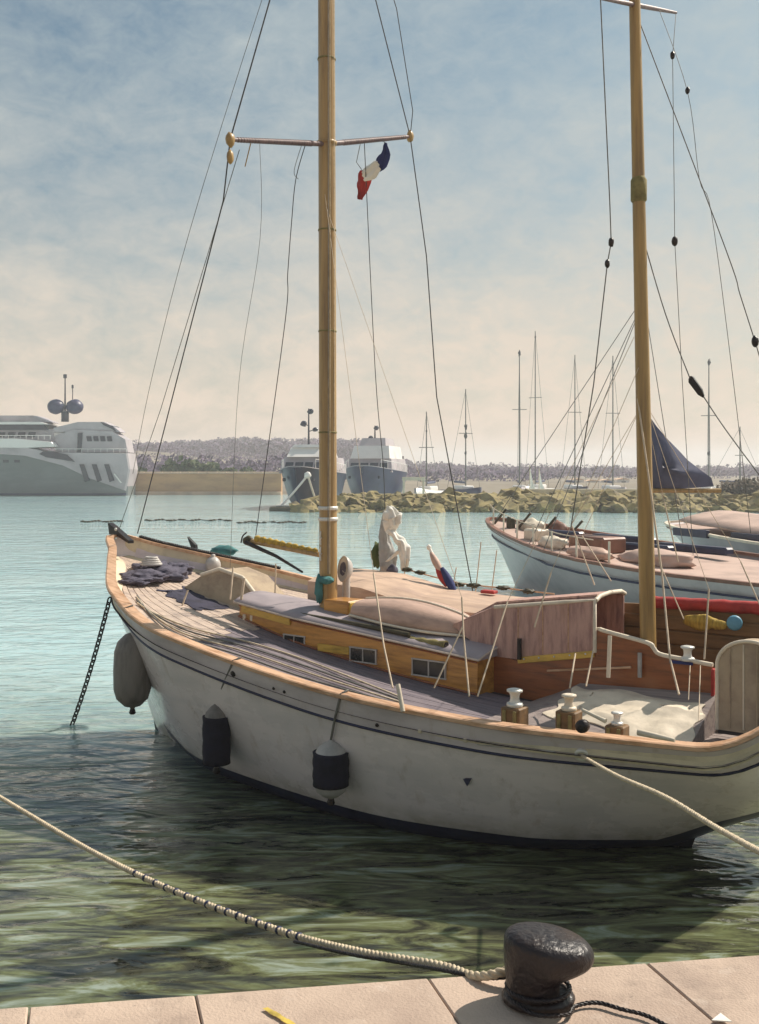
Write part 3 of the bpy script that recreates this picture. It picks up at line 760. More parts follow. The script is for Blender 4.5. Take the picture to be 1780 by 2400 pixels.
# mizzen
zz = [1.3 + 0.5 * i for i in range(19)]
mzx = lambda z: 8.43 - 0.022 * (z - 2)
mb = MB(); mb.tube([(mzx(z), 0, z) for z in zz], [0.082 - 0.0042 * max(0, z - 3) for z in zz], 20)
part(mb, 'mizzen_mast', M_MAST_OLD)
mb = MB(); mb.lathe([(0.06, -0.12), (0.083, -0.09), (0.083, 0.12), (0.06, 0.16)], (mzx(6.7), 0, 6.72), 20); part(mb, 'mast_collar', M_OLIVEROLL)
zm = at_mast(1490, 14, 8.3).z
mL, mR = at_mast(1408, -4, 8.28), at_mast(1585, 30, 8.28)
mc = Vector((8.28, 0, (mL.z + mR.z) / 2))
mb = MB(); mb.tube([mL.lerp(mR, i / 12) for i in range(13)], [0.016 + 0.010 * math.sin(math.pi * i / 12) for i in range(13)], 8); part(mb, 'mizzen_spreader', M_SPREADER)
RG = 0.006
def blk(p, s_=1.0, tilt=0.0):
    mb = MB(); mb.blob(p, (0.03 * s_, 0.03 * s_, 0.05 * s_), random.randint(0, 50), 0.15, sub=2); return part(mb, 'block', M_BLACK)
a1 = [mL, BL(1430, 480, -0.5), BL(1433, 568, -0.5), BL(1424, 618, -0.5), BL(1392, 900, -0.6), BL(1338, 1240, -0.8)]
line(a1, RG, M_GREYWIRE, 'shroud'); blk(a1[2], 1.0); blk(a1[3], 0.9)
a2 = [mR, BL(1577, 130, 0.5), BL(1582, 565, 0.55), BL(1600, 900, 0.6), BL(1625, 1300, 0.7)]
line(a2, RG * 0.6, M_GREYWIRE, 'shroud'); blk(a2[1], 0.9); blk(a2[2], 1.1)
line([mc.lerp(mR, 0.55), BL(1612, 215, 0.3), BL(1640, 420, 0.3), BL(1668, 500, 0.3), BL(1720, 900, .4), BL(1760, 1250, .5)], RG * 0.6, M_GREYWIRE, 'halyard'); blk(BL(1612, 212, 0.3), 0.8)
b1, b2 = BL(1617, 885, 0.0), BL(1650, 930, 0.0)
line([Vector((mzx(6.2), 0.05, 6.3)), BL(1560, 735, 0.0), b1], RG, M_GREYWIRE, 'backstay')
line([b2, BL(1700, 1005, 0.0), BL(1800, 1140, 0.0)], RG, M_GREYWIRE, 'backstay')
mb = MB(); dd = (b2 - b1); mb.loft([[b1 + dd * t + (Vector((0.5, 0, 0.85)) * (w_ * sx)) + Vector((0, w_ * sy * 0.7, 0)) for sx, sy in ((-1, -1), (1, -1), (1, 1), (-1, 1))] for t, w_ in ((0, .018), (.1, .036), (.75, .034), (1.0, .012))], smooth=False)
part(mb, 'tackle_block', M_BLACK)
line([Vector((mzx(8.6), .05, 8.6)), BL(1700, 580, 0.3), BL(1735, 690, 0.3), BL(1770, 800, 0.3), BL(1800, 900, 0.3)], RG, M_GREYWIRE, 'backstay'); blk(BL(1770, 800, 0.3), 1.2)

# ---------------------------------------------------------- staysail boom, roof fittings
p0, p1 = BL(582, 1267, 0.0), BL(748, 1300, 0.0)
mb = MB(); mb.tube([p0, p1], 0.035, 10); part(mb, 'staysail_boom', M_MAST)
mb = MB(); n = 30; rings = []
for i in range(n + 1):
    t = i / n; c_ = p0.lerp(p1, 0.12 + 0.86 * t) + Vector((0, 0, 0.045))
    r_ = 0.055 * (1 - 0.5 * t) * (0.85 + 0.3 * mnoise.noise(Vector((t * 9, 3, 1)))) + 0.012 * math.sin(t * 60)
    rings.append([c_ + Vector((0, math.cos(a_) * r_, math.sin(a_) * r_)) for a_ in [2 * math.pi * j / 10 for j in range(10)]])
mb.loft(rings); part(mb, 'furled_sail', M_SAILYEL)
mb = MB(); mb.blob(p0, (0.09, 0.06, 0.07), 2, 0.15, sub=2); part(mb, 'boom_end', M_OLIVE)
mb = MB(); e_ = BL(715, 1340, 0.0); mb.tube([p0 + Vector((0, -0.05, -0.02)), p0.lerp(e_, 0.55) + Vector((0, -.05, .02)), e_ + Vector((0, -0.05, 0))], [0.032, 0.024, 0.016], 8); part(mb, 'boom_strut', M_BLACK)
mb = MB(); q = BL(568, 1262, 0.0); mb.tube(smooth_path([q + Vector((-.02, 0, -.06)), q + Vector((0.01, 0, 0.03)), q + Vector((0.09, 0, 0.09))], 5), 0.010, 6); part(mb, 'hook', M_BLACK)
# cowl ventilator with its dark mouth
c_ = Vector((3.62, 0.52, 2.02)); c_ = BL(812, 1368, 0.25)
mb = MB()
mb.tube(smooth_path([Vector((c_.x, c_.y, 1.98)), c_ + Vector((0, 0, 0.08)), c_ + Vector((0.03, -0.03, 0.18))], 6), [0.05] * 7 + [0.055] * 6, 14)
fd = Vector((-0.25, -0.93, 0.12)).normalized(); x_, y_ = vcross_frame(fd)
ctr = c_ + Vector((0, 0, 0.19))
mb.loft([[ctr + fd * d_ + (x_ * math.cos(a_) * r_ + y_ * math.sin(a_) * r_ * 1.5) for a_ in [2 * math.pi * j / 20 for j in range(20)]] for d_, r_ in ((-0.09, .03), (-0.05, .075), (0.0, .10), (0.05, .115), (0.06, .11), (0.05, .098))])
cv = part(mb, 'cowl_vent', M_FENDERW)
mb = MB(); mb.loft([[ctr + fd * d_ + (x_ * math.cos(a_) * r_ + y_ * math.sin(a_) * r_ * 1.5) for a_ in [2 * math.pi * j / 20 for j in range(20)]] for d_, r_ in ((0.051, .06), (0.064, .055))])
mb.build('mouth', M_NET, cv)
# teal cloth wound round the mast foot
mb = MB(); p = BL(748, 1385, -0.15)
mb.blob(p + Vector((0, 0, 0.02)), (0.05, 0.06, 0.17), 9, 0.35, sub=3); mb.blob(p + Vector((0.08, 0.03, 0.14)), (0.12, 0.08, 0.05), 11, 0.3, sub=3)
tag(mb.build('cloth', M_TEAL, None), 'crumpled teal cloth draped at the foot of the thick main mast', 'cloth').matrix_world = B_MAT
# roof grab rail and rolled awning
mb = MB(); ga = [BL(632, 1431, -0.40), BL(720, 1446, -0.42), BL(850, 1469, -0.44), BL(960, 1491, -0.45)]
ga = [p + Vector((0, 0, .015)) for p in ga]; mb.tube(smooth_path(ga, 5), 0.029, 8)
for p in resample(ga, 0.45): mb.tube([p, p - Vector((0, 0, 0.09))], 0.014, 6)
part(mb, 'grab_rail', M_OLIVE)
mb = MB(); r0, r1 = BL(958, 1500, -0.42), BL(1046, 1512, -0.46)
mb.tube([r0.lerp(r1, i / 10) for i in range(11)], [0.045 + 0.008 * math.sin(i * 2.1) for i in range(11)], 12); 
mb.tube([r1, r1 + (r1 - r0).normalized() * 0.012], 0.036, 12, mi=1)
tag(mb.build('rolled_awning', [M_OLIVEROLL, M_BLACK]), 'olive rolled awning with a dark open end, lying on the cabin roof edge', 'awning').matrix_world = B_MAT

# ---------------------------------------------------------- upturned dinghy on the roof
def dinghy(x0, x1, y, zb, hw, h_):
    rings = []
    for i in range(25):
        t = i / 24; x = x0 + (x1 - x0) * t
        w_ = hw * (0.80 + 0.2 * min(1, t * 3)) * (1 - max(0, (t - 0.45) / 0.56) ** 2.2)
        hh = h_ * (0.72 + 0.4 * math.sin(math.pi * min(1, t * 1.05))) * (1 - max(0, (t - 0.8) / 0.24) ** 2 * 0.5)
        rings.append([Vector((x, y + max(0.006, w_) * math.copysign(abs(math.cos(a_)) ** 0.6, math.cos(a_)), zb - 0.087 * (x - x0) + hh * abs(math.sin(a_)) ** 0.75)) for a_ in [math.pi * j / 14 for j in range(15)]])
    return rings
dg = thing('dinghy', B_MAT @ Vector((4.72, 0.05, 2.02)), 'pale pink dinghy lying upside down on the cabin roof aft of the mast', 'dinghy', -TH)
rg = dinghy(4.72, 6.42, 0.06, 2.02, 0.41, 0.25)
mb = MB(); mb.loft([[p - Vector((4.72, 0.05, 2.02)) for p in r_] for r_ in rg], closed=True, caps=True); mb.build('hull', M_DINGHY, dg)
for k in (0, -1):
    mb = MB(); mb.tube([r_[k] - Vector((4.72, 0.05, 2.02)) + Vector((0, 0.012 * (1 if k == 0 else -1), 0.015)) for r_ in rg], 0.018, 6); mb.build('gunwale', M_CREAM, dg)
mb = MB(); mb.tube([r_[7] - Vector((4.72, 0.05, 2.02)) + Vector((0, 0, 0.008)) for r_ in rg], 0.014, 6); mb.build('keel', M_CREAM, dg)

mb = MB(); rings = []
for (u, v) in ((830, 1331), (890, 1337), (951, 1345), (1063, 1380), (1193, 1396), (1310, 1408)):
    q = BL(u, v, 1.45); zd = deck_z(q.x / LOA, .6) - .02
    rings.append([Vector((q.x, 0.42, zd)), Vector((q.x, 0.42, q.z - 0.10)), Vector((q.x, 0.7, q.z - 0.03)), Vector((q.x, 1.1, q.z)), Vector((q.x, 1.45, q.z)), Vector((q.x, 1.5, q.z - .06)), Vector((q.x, 1.5, zd))])
mb.loft(rings, smooth=False); part(mb, 'deckhouse', M_PEACH)
# ---------------------------------------------------------- doghouse hood, coamings, cockpit
HW = 0.15
hbf, hba, htf, hta, hlo = (BL(u, v, -HW) for u, v in ((1215, 1545), (1395, 1530), (1160, 1424), (1398, 1407), (1062, 1466)))
def zb_(x): return hbf.z + (hba.z - hbf.z) * (x - hbf.x) / (hba.x - hbf.x)
def zt_(x): return htf.z + (hta.z - htf.z) * (x - htf.x) / (hta.x - htf.x)
HA = hba.x
prof = [(hlo.x, hlo.z), (htf.x, htf.z), (htf.x + .35, zt_(htf.x + .35)), (HA - .35, zt_(HA - .35)), (HA, zt_(HA)), (HA, zb_(HA)), (hbf.x, zb_(hbf.x)), (6.62, 1.72)]
FH = 0.62
outer, inner = [], []
for y, ins in ((-HW, 0.0), (-HW + 0.06, 0.025), (-HW + 0.16, 0.04), (-0.1, 0.05), (FH - 0.16, 0.04), (FH - 0.06, 0.025), (FH, 0.0)):
    outer.append([Vector((x, y, z + (ins if 0 < i < 5 else 0))) for i, (x, z) in enumerate(prof)])
# two side panels, a sloping front and a top; open aft
def sheet(quads, nm, m_):
    mb = MB()
    for q in quads: mb.add(q, [list(range(len(q)))])
    o = part(mb, nm, m_); md = o.modifiers.new('cloth thickness', 'SOLIDIFY'); md.thickness = 0.02; md.offset = 0; return o
sheet([outer[0]], 'hood_side', M_CANVAS); sheet([outer[-1]], 'hood_side', M_CANVAS)
qs = []
for r0_, r1_ in zip(outer, outer[1:]):
    for i in range(4): qs.append([r0_[i], r0_[i + 1], r1_[i + 1], r1_[i]])
sheet(qs, 'spray_hood', M_CANVAS)
mb = MB(); mb.tube([(x, -HW - .005, z + .005) for x, z in prof[1:6]], 0.022, 8); part(mb, 'hood_piping', M_CREAM)
mb = MB(); mb.tube([(HA + .01, y, zt_(HA) + dz) for y, dz in ((-HW, 0), (-HW + .1, .035), (0.2, .05), (FH - .1, .035), (FH, 0))], 0.025, 8); part(mb, 'hood_piping', M_CREAM)
mb = MB(); mb.box(((hbf.x + HA) / 2, -HW - 0.012, (hbf.z + hba.z) / 2 - 0.01), (HA - hbf.x, 0.05, 0.07), rot=Matrix.Rotation(-math.atan2(hba.z - hbf.z, HA - hbf.x), 3, 'Y')); part(mb, 'hood_sill', M_YELLOW)
for t in (0.25, 0.5, 0.75):
    x = htf.x + (HA - htf.x) * t
    mb = MB(); mb.tube([Vector((x, -HW - .012, zb_(max(x, hbf.x)) + .04)), Vector((x, -HW - .012, zt_(x) - .01))], 0.006, 5); part(mb, 'hood_seam', M_CAP)
for t in (0.1, 0.3, 0.5, 0.7, 0.9):
    x = hbf.x + (HA - hbf.x) * t
    mb = MB(); mb.blob((x, -HW - .04, zb_(x) + .0), (.012, .008, .012), 1, .05, sub=1); part(mb, 'stud', M_STEEL)
# near coaming
ctop = [BL(u, v, -HW) for u, v in ((1402, 1474), (1414, 1482), (1515, 1510), (1530, 1522), (1545, 1537), (1600, 1549), (1670, 1563))]
top = [(6.62, 1.74), (hbf.x, hbf.z - .02), (HA - .005, hba.z - .02)] + [(max(p.x, HA + .002 * i), p.z) for i, p in enumerate(ctop)]
CE = top[-1][0]
poly = [Vector((x, -HW, z)) for x, z in top] + [Vector((CE, -HW, 1.15)), Vector((6.62, -HW, 1.25))]
mb = MB(); mb.prism(poly, (0, 0.05, 0)); part(mb, 'coaming', M_MAHOG)
mb = MB(); mb.tube(smooth_path([Vector((x, -HW + 0.02, z + 0.012)) for x, z in top[3:]], 4), 0.026, 8); part(mb, 'coaming_cap', M_CREAM)
mb = MB(); a_, c_ = BL(1283, 1572, -HW - .02), BL(1480, 1564, -HW - .02)
mb.box(((a_ + c_) / 2), ((c_ - a_).length, 0.03, 0.022), rot=Matrix.Rotation(-math.atan2(c_.z - a_.z, c_.x - a_.x), 3, 'Y')); part(mb, 'trim_strip', M_CAP)
p = BL(1218, 1520, -HW - 0.06); mb = MB(); mb.tube([p - Vector((0, 0, .12)), p + Vector((0, 0, .11))], 0.026, 10); part(mb, 'vent_post', M_BLACK)
p = BL(1500, 1560, -HW - 0.05); mb = MB(); mb.tube([p - Vector((0, 0, .12)), p + Vector((0, 0, .13))], 0.022, 10); part(mb, 'vent_post', M_GREYCLOTH)
mb = MB(); mb.box((CE + 0.015, -HW + 0.0, 1.68), (0.03, 0.10, 0.36)); part(mb, 'coaming_end', M_RED)
# far coaming with its red roll, cockpit sole, bridge deck
FL = 0.72
mb = MB(); qa, qb = BL(1405, 1412, FL), BL(1860, 1428, FL); mb.prism([Vector((qa.x - .1, FL, qa.z)), Vector((qb.x, FL, qb.z)), Vector((qb.x, FL, 1.1)), Vector((qa.x - .1, FL, 1.1))], (0, 0.05, 0)); part(mb, 'cockpit_side', M_BROWN)
for k in range(6):
    mb = MB(); z = 2.14 - 0.155 * k
    mb.box((8.75, FL - 0.012, z), (2.3, 0.03, 0.142), bev=0.008); part(mb, 'coaming_board', M_BROWN)
ra, rb = BL(1517, 1410, FL), BL(1830, 1428, FL)
mb = MB(); mb.tube([ra.lerp(rb, i / 20) + Vector((0, -0.01, 0.003 * math.sin(i * 1.7))) for i in range(21)], [0.068 + 0.004 * math.sin(i * 2.3) for i in range(21)], 12)
part(mb, 'red_dodger', M_RED)
mb = MB(); mb.box((8.4, 0.28, 1.16), (3.0, 0.8, 0.04)); part(mb, 'cockpit_sole', M_BROWN)
mb = MB(); mb.box((6.5, 0.1, 1.80), (0.2, 0.3, 0.05)); part(mb, 'companion_hatch', M_ROOF)
mb = MB(); mb.box((9.96, 0.06, 1.55), (0.05, 1.2, 0.9)); part(mb, 'cockpit_end', M_BROWN)
# things in the cockpit
p = BL(1645, 1458, 0.5)
mb = MB(); mb.blob(p, (0.19, 0.05, 0.085), 4, 0.3, sub=3); mb.blob(p + Vector((0.16, -.01, -0.01)), (0.12, .04, .05), 6, 0.3, sub=3)
tag(mb.build('oilskin', M_SAILYEL), 'crumpled yellow oilskin hung on the brown far coaming of the ketch', 'oilskin').matrix_world = B_MAT
p = BL(1722, 1460, 0.5)
mb = MB(); d_ = (B_INV.to_3x3() @ Vector((-0.3, -1, 0.1))).normalized(); x_, y_ = vcross_frame(d_)
mb.loft([[p + d_ * q + (x_ * math.cos(a_) + y_ * math.sin(a_)) * r_ for a_ in [2 * math.pi * j / 18 for j in range(18)]] for q, r_ in ((-.05, .04), (-.03, .075), (.02, .08), (.04, .065), (.045, .02))])
tag(mb.build('buoy', M_SKYBLUE), 'round light blue plastic buoy hung beside the yellow oilskin in the cockpit', 'buoy').matrix_world = B_MAT

# winches
def winch(p, k, m_, name='winch'):
    w = bpy.data.objects.new(name, None); COL.objects.link(w); w.parent = boat; w.location = p
    mb = MB(); mb.lathe([(0.085 * k, 0), (0.09 * k, 0.02 * k), (0.085 * k, 0.035 * k), (0.06 * k, 0.045 * k)], (0, 0, 0), 20); mb.build('base', m_, w)
    mb = MB(); mb.lathe([(0.058 * k, 0.045 * k), (0.048 * k, 0.08 * k), (0.05 * k, 0.12 * k), (0.062 * k, 0.145 * k)], (0, 0, 0), 20); mb.build('drum', m_, w)
    mb = MB(); mb.lathe([(0.062 * k, 0.145 * k), (0.085 * k, 0.155 * k), (0.086 * k, 0.175 * k), (0.05 * k, 0.185 * k)], (0, 0, 0), 20); mb.build('crown', m_, w)
    return w
for (u, v, k, pad, m_) in ((1207, 1655, 1.05, (0.20, 0.20), M_STEEL), (1334, 1664, 0.95, (0.20, 0.18), M_CREAM), (1447, 1698, 0.75, (0.18, 0.16), M_STEEL)):
    la = -1.5
    for _ in range(12): la = -(beam(min(1, BL(u, v, la).x / LOA)) - 0.30)
    p = BL(u, v, la)
    winch(p, k * 0.86, m_)
    zd = deck_z(p.x / LOA, 0.9)
    hgt = max(0.06, p.z - zd - 0.002)
    mb = MB(); mb.box((p.x, p.y, zd + hgt / 2), (pad[0], pad[1], hgt), bev=0.012); part(mb, 'winch_pad', M_BROWN)
    for j in (-1, 1):
        mb = MB(); mb.box((p.x + j * pad[0] * 0.28, p.y - pad[1] / 2 - 0.008, zd + hgt * 0.5), (0.035, 0.02, hgt * 0.85), bev=0.006); part(mb, 'pad_cleat', M_OLIVEROLL)
lk0, lk1 = BL(1400, 1604, -HW), BL(1660, 1624, -HW)
LK = (lk1.z - lk0.z) / (lk1.x - lk0.x); LZ = lk0.z + LK * (8 - lk0.x)
def side_top(x, y):
    t = min(1, max(0, (-y - HW) / (max(0.6, beam(x / LOA) - 0.52) - HW)))
    return (1 - t) * (LZ + LK * (x - 8)) + t * (deck_z(x / LOA, .8) + 0.03)
mb = MB(); rings = []
for i in range(13):
    x = 7.25 + 1.95 * i / 12; yo = -(beam(x / LOA) - 0.52)
    k_ = min(1, i / 3)
    rings.append([Vector((x, -HW + (yo + HW) * q, deck_z(x / LOA, .6) + 0.02 + (side_top(x, -HW + (yo + HW) * q) - deck_z(x / LOA, .6) - 0.02) * k_)) for q in (0, .2, .4, .6, .8, 1)] + [Vector((x, yo, deck_z(x / LOA, .8) - 0.02)), Vector((x, -HW, deck_z(x / LOA, .5) - 0.02))])
mb.loft(rings, smooth=False); part(mb, 'side_locker', M_DECK_AFT)
winch(BL(1612, 1548, -HW + 0.03), 0.8, M_STEEL)
mb = MB(); p = BL(1600, 1552, -HW + .03); mb.box(p, (0.24, 0.1, 0.03)); part(mb, 'winch_pad', M_BLUE)
p = BL(1366, 1702, -1.74)
mb = MB(); mb.lathe([(0.02, -.05), (.055, -.04), (.062, 0), (.055, .04), (.02, .05)], p, 16, tilt=Matrix.Rotation(R(90), 3, 'X')); part(mb, 'sheave', M_BLACK)
mb = MB(); a_, c_ = BL(1366, 1664, -1.72), BL(1420, 1690, -1.78); mb.tube([a_, a_.lerp(c_, .6), c_], [0.016, .018, .022], 8); part(mb, 'winch_handle', M_CREAM)
mb = MB(); a_, c_ = BL(1496, 1716, -1.63), BL(1582, 1735, -1.66); mb.tube([a_, a_.lerp(c_, .5), c_], [0.03, .026, .016], 8)
tag(mb.build('oar_handle', M_CREAM), 'short pale wooden pole lying on the near rail behind the winches', 'pole').matrix_world = B_MAT
# rope and sailcloth on the aft side deck
def cloth_sheet(x0, x1, y0, y1, zf, amp, seed, nx=46, ny=26, edge=0.16):
    mb = MB(); rows = []
    for i in range(nx + 1):
        r_ = []
        for j_ in range(ny + 1):
            u, v = i / nx, j_ / ny
            ex = edge * mnoise.noise(Vector((v * 3.1, seed, 0.3))) if u < .2 or u > .8 else 0
            ey = edge * mnoise.noise(Vector((u * 4.3, seed, 7.3))) * (1 if v < .25 or v > .75 else 0)
            x, y = x0 + (x1 - x0) * u + ex * abs(2 * u - 1), y0 + (y1 - y0) * v + ey * abs(2 * v - 1)
            w_ = mnoise.ridged_multi_fractal(Vector((x * 2.2 + seed, y * 4.5, seed)), 0.9, 2.1, 3, 1.0, 2.0) * 0.35
            w_ += 0.5 + 0.6 * mnoise.noise(Vector((x * 3, y * 3, seed + 4)))
            fall = min(1, 6 * min(u, 1 - u), 5 * min(v, 1 - v))
            r_.append(Vector((x, y, zf(x, y) + 0.006 + amp * max(0.0, w_) * (0.25 + 0.75 * fall))))
        rows.append(r_)
    top_ = [p for r_ in rows for p in r_]; n_ = ny + 1
    fs_ = [[a_ * n_ + b_, a_ * n_ + b_ + 1, (a_ + 1) * n_ + b_ + 1, (a_ + 1) * n_ + b_] for a_ in range(nx) for b_ in range(ny)]
    mb.add(top_, fs_, 0, True)
    rim = [a_ * n_ for a_ in range(nx + 1)] + [nx * n_ + b_ for b_ in range(1, n_)] + [a_ * n_ + ny for a_ in range(nx - 1, -1, -1)] + [b_ for b_ in range(ny - 1, 0, -1)]
    low = [top_[q] - Vector((0, 0, 0.012)) for q in rim]; m_ = len(rim)
    mb.add([top_[q] for q in rim] + low, [[q, (q + 1) % m_, m_ + (q + 1) % m_, m_ + q] for q in range(m_)])
    return mb
mb = cloth_sheet(7.72, 9.12, -1.02, -0.30, side_top, 0.045, 3.0)
tag(mb.build('folded_sail', M_CREAM), 'crumpled cream sailcloth spread along the side deck below the mahogany coaming', 'sail').matrix_world = B_MAT
# arched canvas cover at the right edge
ax0, ax1, ay, az = 9.31, 9.93, -0.52, 1.36
out = []
for j in range(21):
    a_ = math.pi * j / 20
    out.append(Vector(((ax0 + ax1) / 2 - math.cos(a_) * (ax1 - ax0) / 2, ay, 1.97 + math.sin(a_) * 0.25)))
out += [Vector((ax1, ay, az)), Vector((ax0, ay, az))]
wc = thing('wheel_cover', B_MAT @ Vector(((ax0 + ax1) / 2, ay, az)), 'tall tan canvas cover with a rounded top, standing at the aft end of the cockpit', 'cover', -TH)
off = Vector(((ax0 + ax1) / 2, ay, az))
mb = MB(); mb.prism([p - off for p in out], (0, 0.22, 0)); mb.build('cover', M_TAN, wc)
mb = MB(); mb.tube([p - off + Vector((0, -0.002, 0)) for p in out[:21] + [out[21]]][::1], 0.018, 8); mb.tube([out[22] - off, out[0] - off], 0.018, 8); mb.build('piping', M_CREAM, wc)
for k in range(1, 5):
    x = ax0 + (ax1 - ax0) * k / 5
    mb = MB(); h_ = 1.97 + 0.25 * math.sqrt(max(0, 1 - ((x - off.x) / ((ax1 - ax0) / 2)) ** 2)) - 0.03
    mb.tube([Vector((x, ay - 0.004, az + 0.03)) - off, Vector((x, ay - 0.004, h_)) - off], 0.008, 6); mb.build('seam', M_TAN if k % 2 else M_CREAM, wc)

# ---------------------------------------------------------- foredeck
bx0, bx1 = 1.62, 2.86
def fd(x): return deck_z(x / LOA, 0.1)
fh = thing('canvas_hatch', B_MAT @ Vector((2.2, 0.2, fd(2.2))), 'tan canvas hatch tent with a cream top edge, on the foredeck before the cabin', 'hatch cover', -TH)
o_ = Vector((2.2, 0.2, fd(2.2)))
mb = MB(); rings = []
for x, h_, y0 in ((bx0, 0.02, -0.12), (1.85, 0.24, -0.12), (2.15, 0.40, -0.10), (2.55, 0.38, -0.06), (2.9, 0.17, -0.02)):
    z = fd(x); rings.append([Vector((x, y0, z - .02)), Vector((x, y0 + 0.16 * min(1, h_ * 3), z + h_)), Vector((x, 0.62, z + h_)), Vector((x, 0.70, z - .02))])
mb.loft([[p - o_ for p in r_] for r_ in rings], smooth=False); mb.build('canvas', M_TAN, fh)
mb = MB(); mb.tube([r_[1] - o_ + Vector((0, 0, .01)) for r_ in rings[1:]], 0.03, 8); mb.build('edge_roll', M_CREAM, fh)
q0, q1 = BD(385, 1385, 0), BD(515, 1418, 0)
mb = cloth_sheet(q0.x - .05, q1.x + .1, q1.y - 0.42, q1.y + 0.10, lambda x, y: deck_z(x / LOA, .3), 0.022, 8.0, 40, 24, 0.25)  # dark sheet laid in place of the cast shadow beside the tent
tag(mb.build('shadow_sheet', M_SHADOW_SHEET), 'flat dark navy sheet standing in for the shadow of the tan tent on the foredeck', 'shadow_sheet').matrix_world = B_MAT
# net heap, buoy, anchor, teal cover, rope coil
mb = MB()
for k, (u, v, r_, h_) in enumerate(((340, 1352, .30, .10), (382, 1346, .30, .12), (358, 1336, .26, .13), (412, 1334, .24, .09), (318, 1362, .2, .06))):
    mb.blob(BD(u, v, 0.02), (r_ * 1.2, r_, h_), k + 20, 0.35, 1.8, sub=4, rot=k)
tag(mb.build('net_heap', M_NET), 'dark blue heap of netting piled on the foredeck behind the stem', 'net').matrix_world = B_MAT
p = BD(355, 1322, 0.16); mb = MB()
for k in range(4): mb.tube([p + Vector((math.cos(a_) * (0.15 - .02 * k), math.sin(a_) * (0.13 - .02 * k), 0.03 * k)) for a_ in [2 * math.pi * j / 24 for j in range(25)]], 0.022, 6)
tag(mb.build('rope_coil', M_FENDERW), 'pale rope coil lying on top of the dark blue netting', 'rope coil').matrix_world = B_MAT
p = BD(500, 1325, 0.13)
mb = MB(); mb.blob(p, (0.125, 0.115, 0.135), 8, 0.05, sub=3); mb.lathe([(0.03, 0.12), (.035, .16), (.02, .17)], p, 12)
tag(mb.build('buoy', M_FENDERW), 'round grey mooring buoy resting on the foredeck by the anchor', 'buoy').matrix_world = B_MAT
p = BD(462, 1322, 0.0)
an = thing('anchor', B_MAT @ p, 'black iron anchor standing upright on the foredeck with one fluke raised', 'anchor', -TH)
mb = MB(); mb.tube([(0.2, 0, 0.03), (0.0, 0, 0.12), (-0.1, 0, 0.28)], [0.03, 0.03, 0.025], 8); mb.build('shank', M_BLACK, an)
mb = MB(); mb.prism([(-0.20, -0.02, 0.42), (-0.02, -0.02, 0.30), (0.02, -0.02, 0.10), (-0.06, -0.02, 0.16)], (0, 0.05, 0)); mb.build('fluke', M_BLACK, an)
mb = MB(); mb.prism([(0.02, -0.02, 0.10), (0.24, -0.16, 0.04), (0.28, -0.1, 0.14), (0.1, -0.02, 0.2)], (0, 0.05, 0.02)); mb.build('fluke', M_BLACK, an)
p = BD(512, 1300, 0.14)
mb = MB(); mb.blob(p + Vector((0, 0.15, 0.06)), (0.26, 0.13, 0.08), 13, 0.25, sub=3)
tag(mb.build('cloth', M_TEAL), 'teal cloth bundled on the far rail behind the grey buoy', 'cloth').matrix_world = B_MAT
# stanchions
for (a_, c_, la, lb, r_) in (((441, 1383), (416, 1451), -0.62, -0.80, .012), ((547, 1330), (540, 1405), -0.15, -0.30, .013), ((573, 1355), (566, 1405), -0.3, -0.36, .018), ((647, 1322), (645, 1397), 0.25, 0.2, .010), ((933, 1604), (945, 1668), -2.04, -2.1, .024)):
    mb = MB(); mb.tube([BL(*a_, la), BL(*c_, lb)], r_, 8); part(mb, 'stanchion', M_LINE if r_ < .02 else M_CREAM)
for k in range(4):
    f_ = (1.0, 1.035, 1.07, 1.1)[k]
    pts = [BD(u, v, 0.012) for u, v in ((322, 1395 + 6 * k), (352 + 4 * k, 1438), (420 + 10 * k, 1490 - 6 * k), (560 + 8 * k, 1535 - 10 * k), (720, 1590 - 14 * k), (940, 1652 - 6 * k))]
    mb = MB(); mb.tube(smooth_path(pts, 6), 0.011, 6)
    tag(mb.build('deck_line', M_ROPE if k % 2 else M_GREYWIRE), ('cream' if k % 2 else 'dark') + ' rope laid along the foredeck, ' + ('outermost by the rail', 'second from the rail', 'third from the rail', 'innermost nearest the cabin')[k], 'rope', 'ropes laid along the near foredeck').matrix_world = B_MAT

# ---------------------------------------------------------- white bundle, flags
bt = BL(912, 1190, 1.8)
sb = thing('sail_bundle', B_MAT @ BL(905, 1345, 1.8), 'white bundle of sail with its shaded half painted grey, hanging on a halyard right of the main mast', 'sail', -TH)
o_ = BL(905, 1345, 1.8)
mb = MB()
def pleats(mb, path, radii, npl, seed, depth=0.3, org=None):
    path = smooth_path(path, 6); n = len(path); rings = []
    for i, c_ in enumerate(path):
        t = i / (n - 1) * (len(radii) - 1); k0 = min(int(t), len(radii) - 2); r_ = radii[k0] + (radii[k0 + 1] - radii[k0]) * (t - k0)
        row = []
        for j in range(28):
            a_ = 2 * math.pi * j / 28
            q = 1 + depth * math.sin(npl * a_ + 2.5 * mnoise.noise(Vector((i * 0.25, seed, 0)))) + 0.35 * mnoise.noise(Vector((math.cos(a_) * 1.4, math.sin(a_) * 1.4, i * 0.22 + seed)))
            row.append(c_ - org + Vector((math.cos(a_) * r_ * q, math.sin(a_) * r_ * q * .8, 0.25 * r_ * math.sin(a_ * 2 + i))))
        rings.append(row)
    mb.loft(rings)
pleats(mb, [BL(u, v, 1.72) for u, v in ((913, 1186), (920, 1205), (919, 1225), (912, 1246))], (0.03, 0.115, 0.12, 0.06), 5, 1.0, .28, o_)
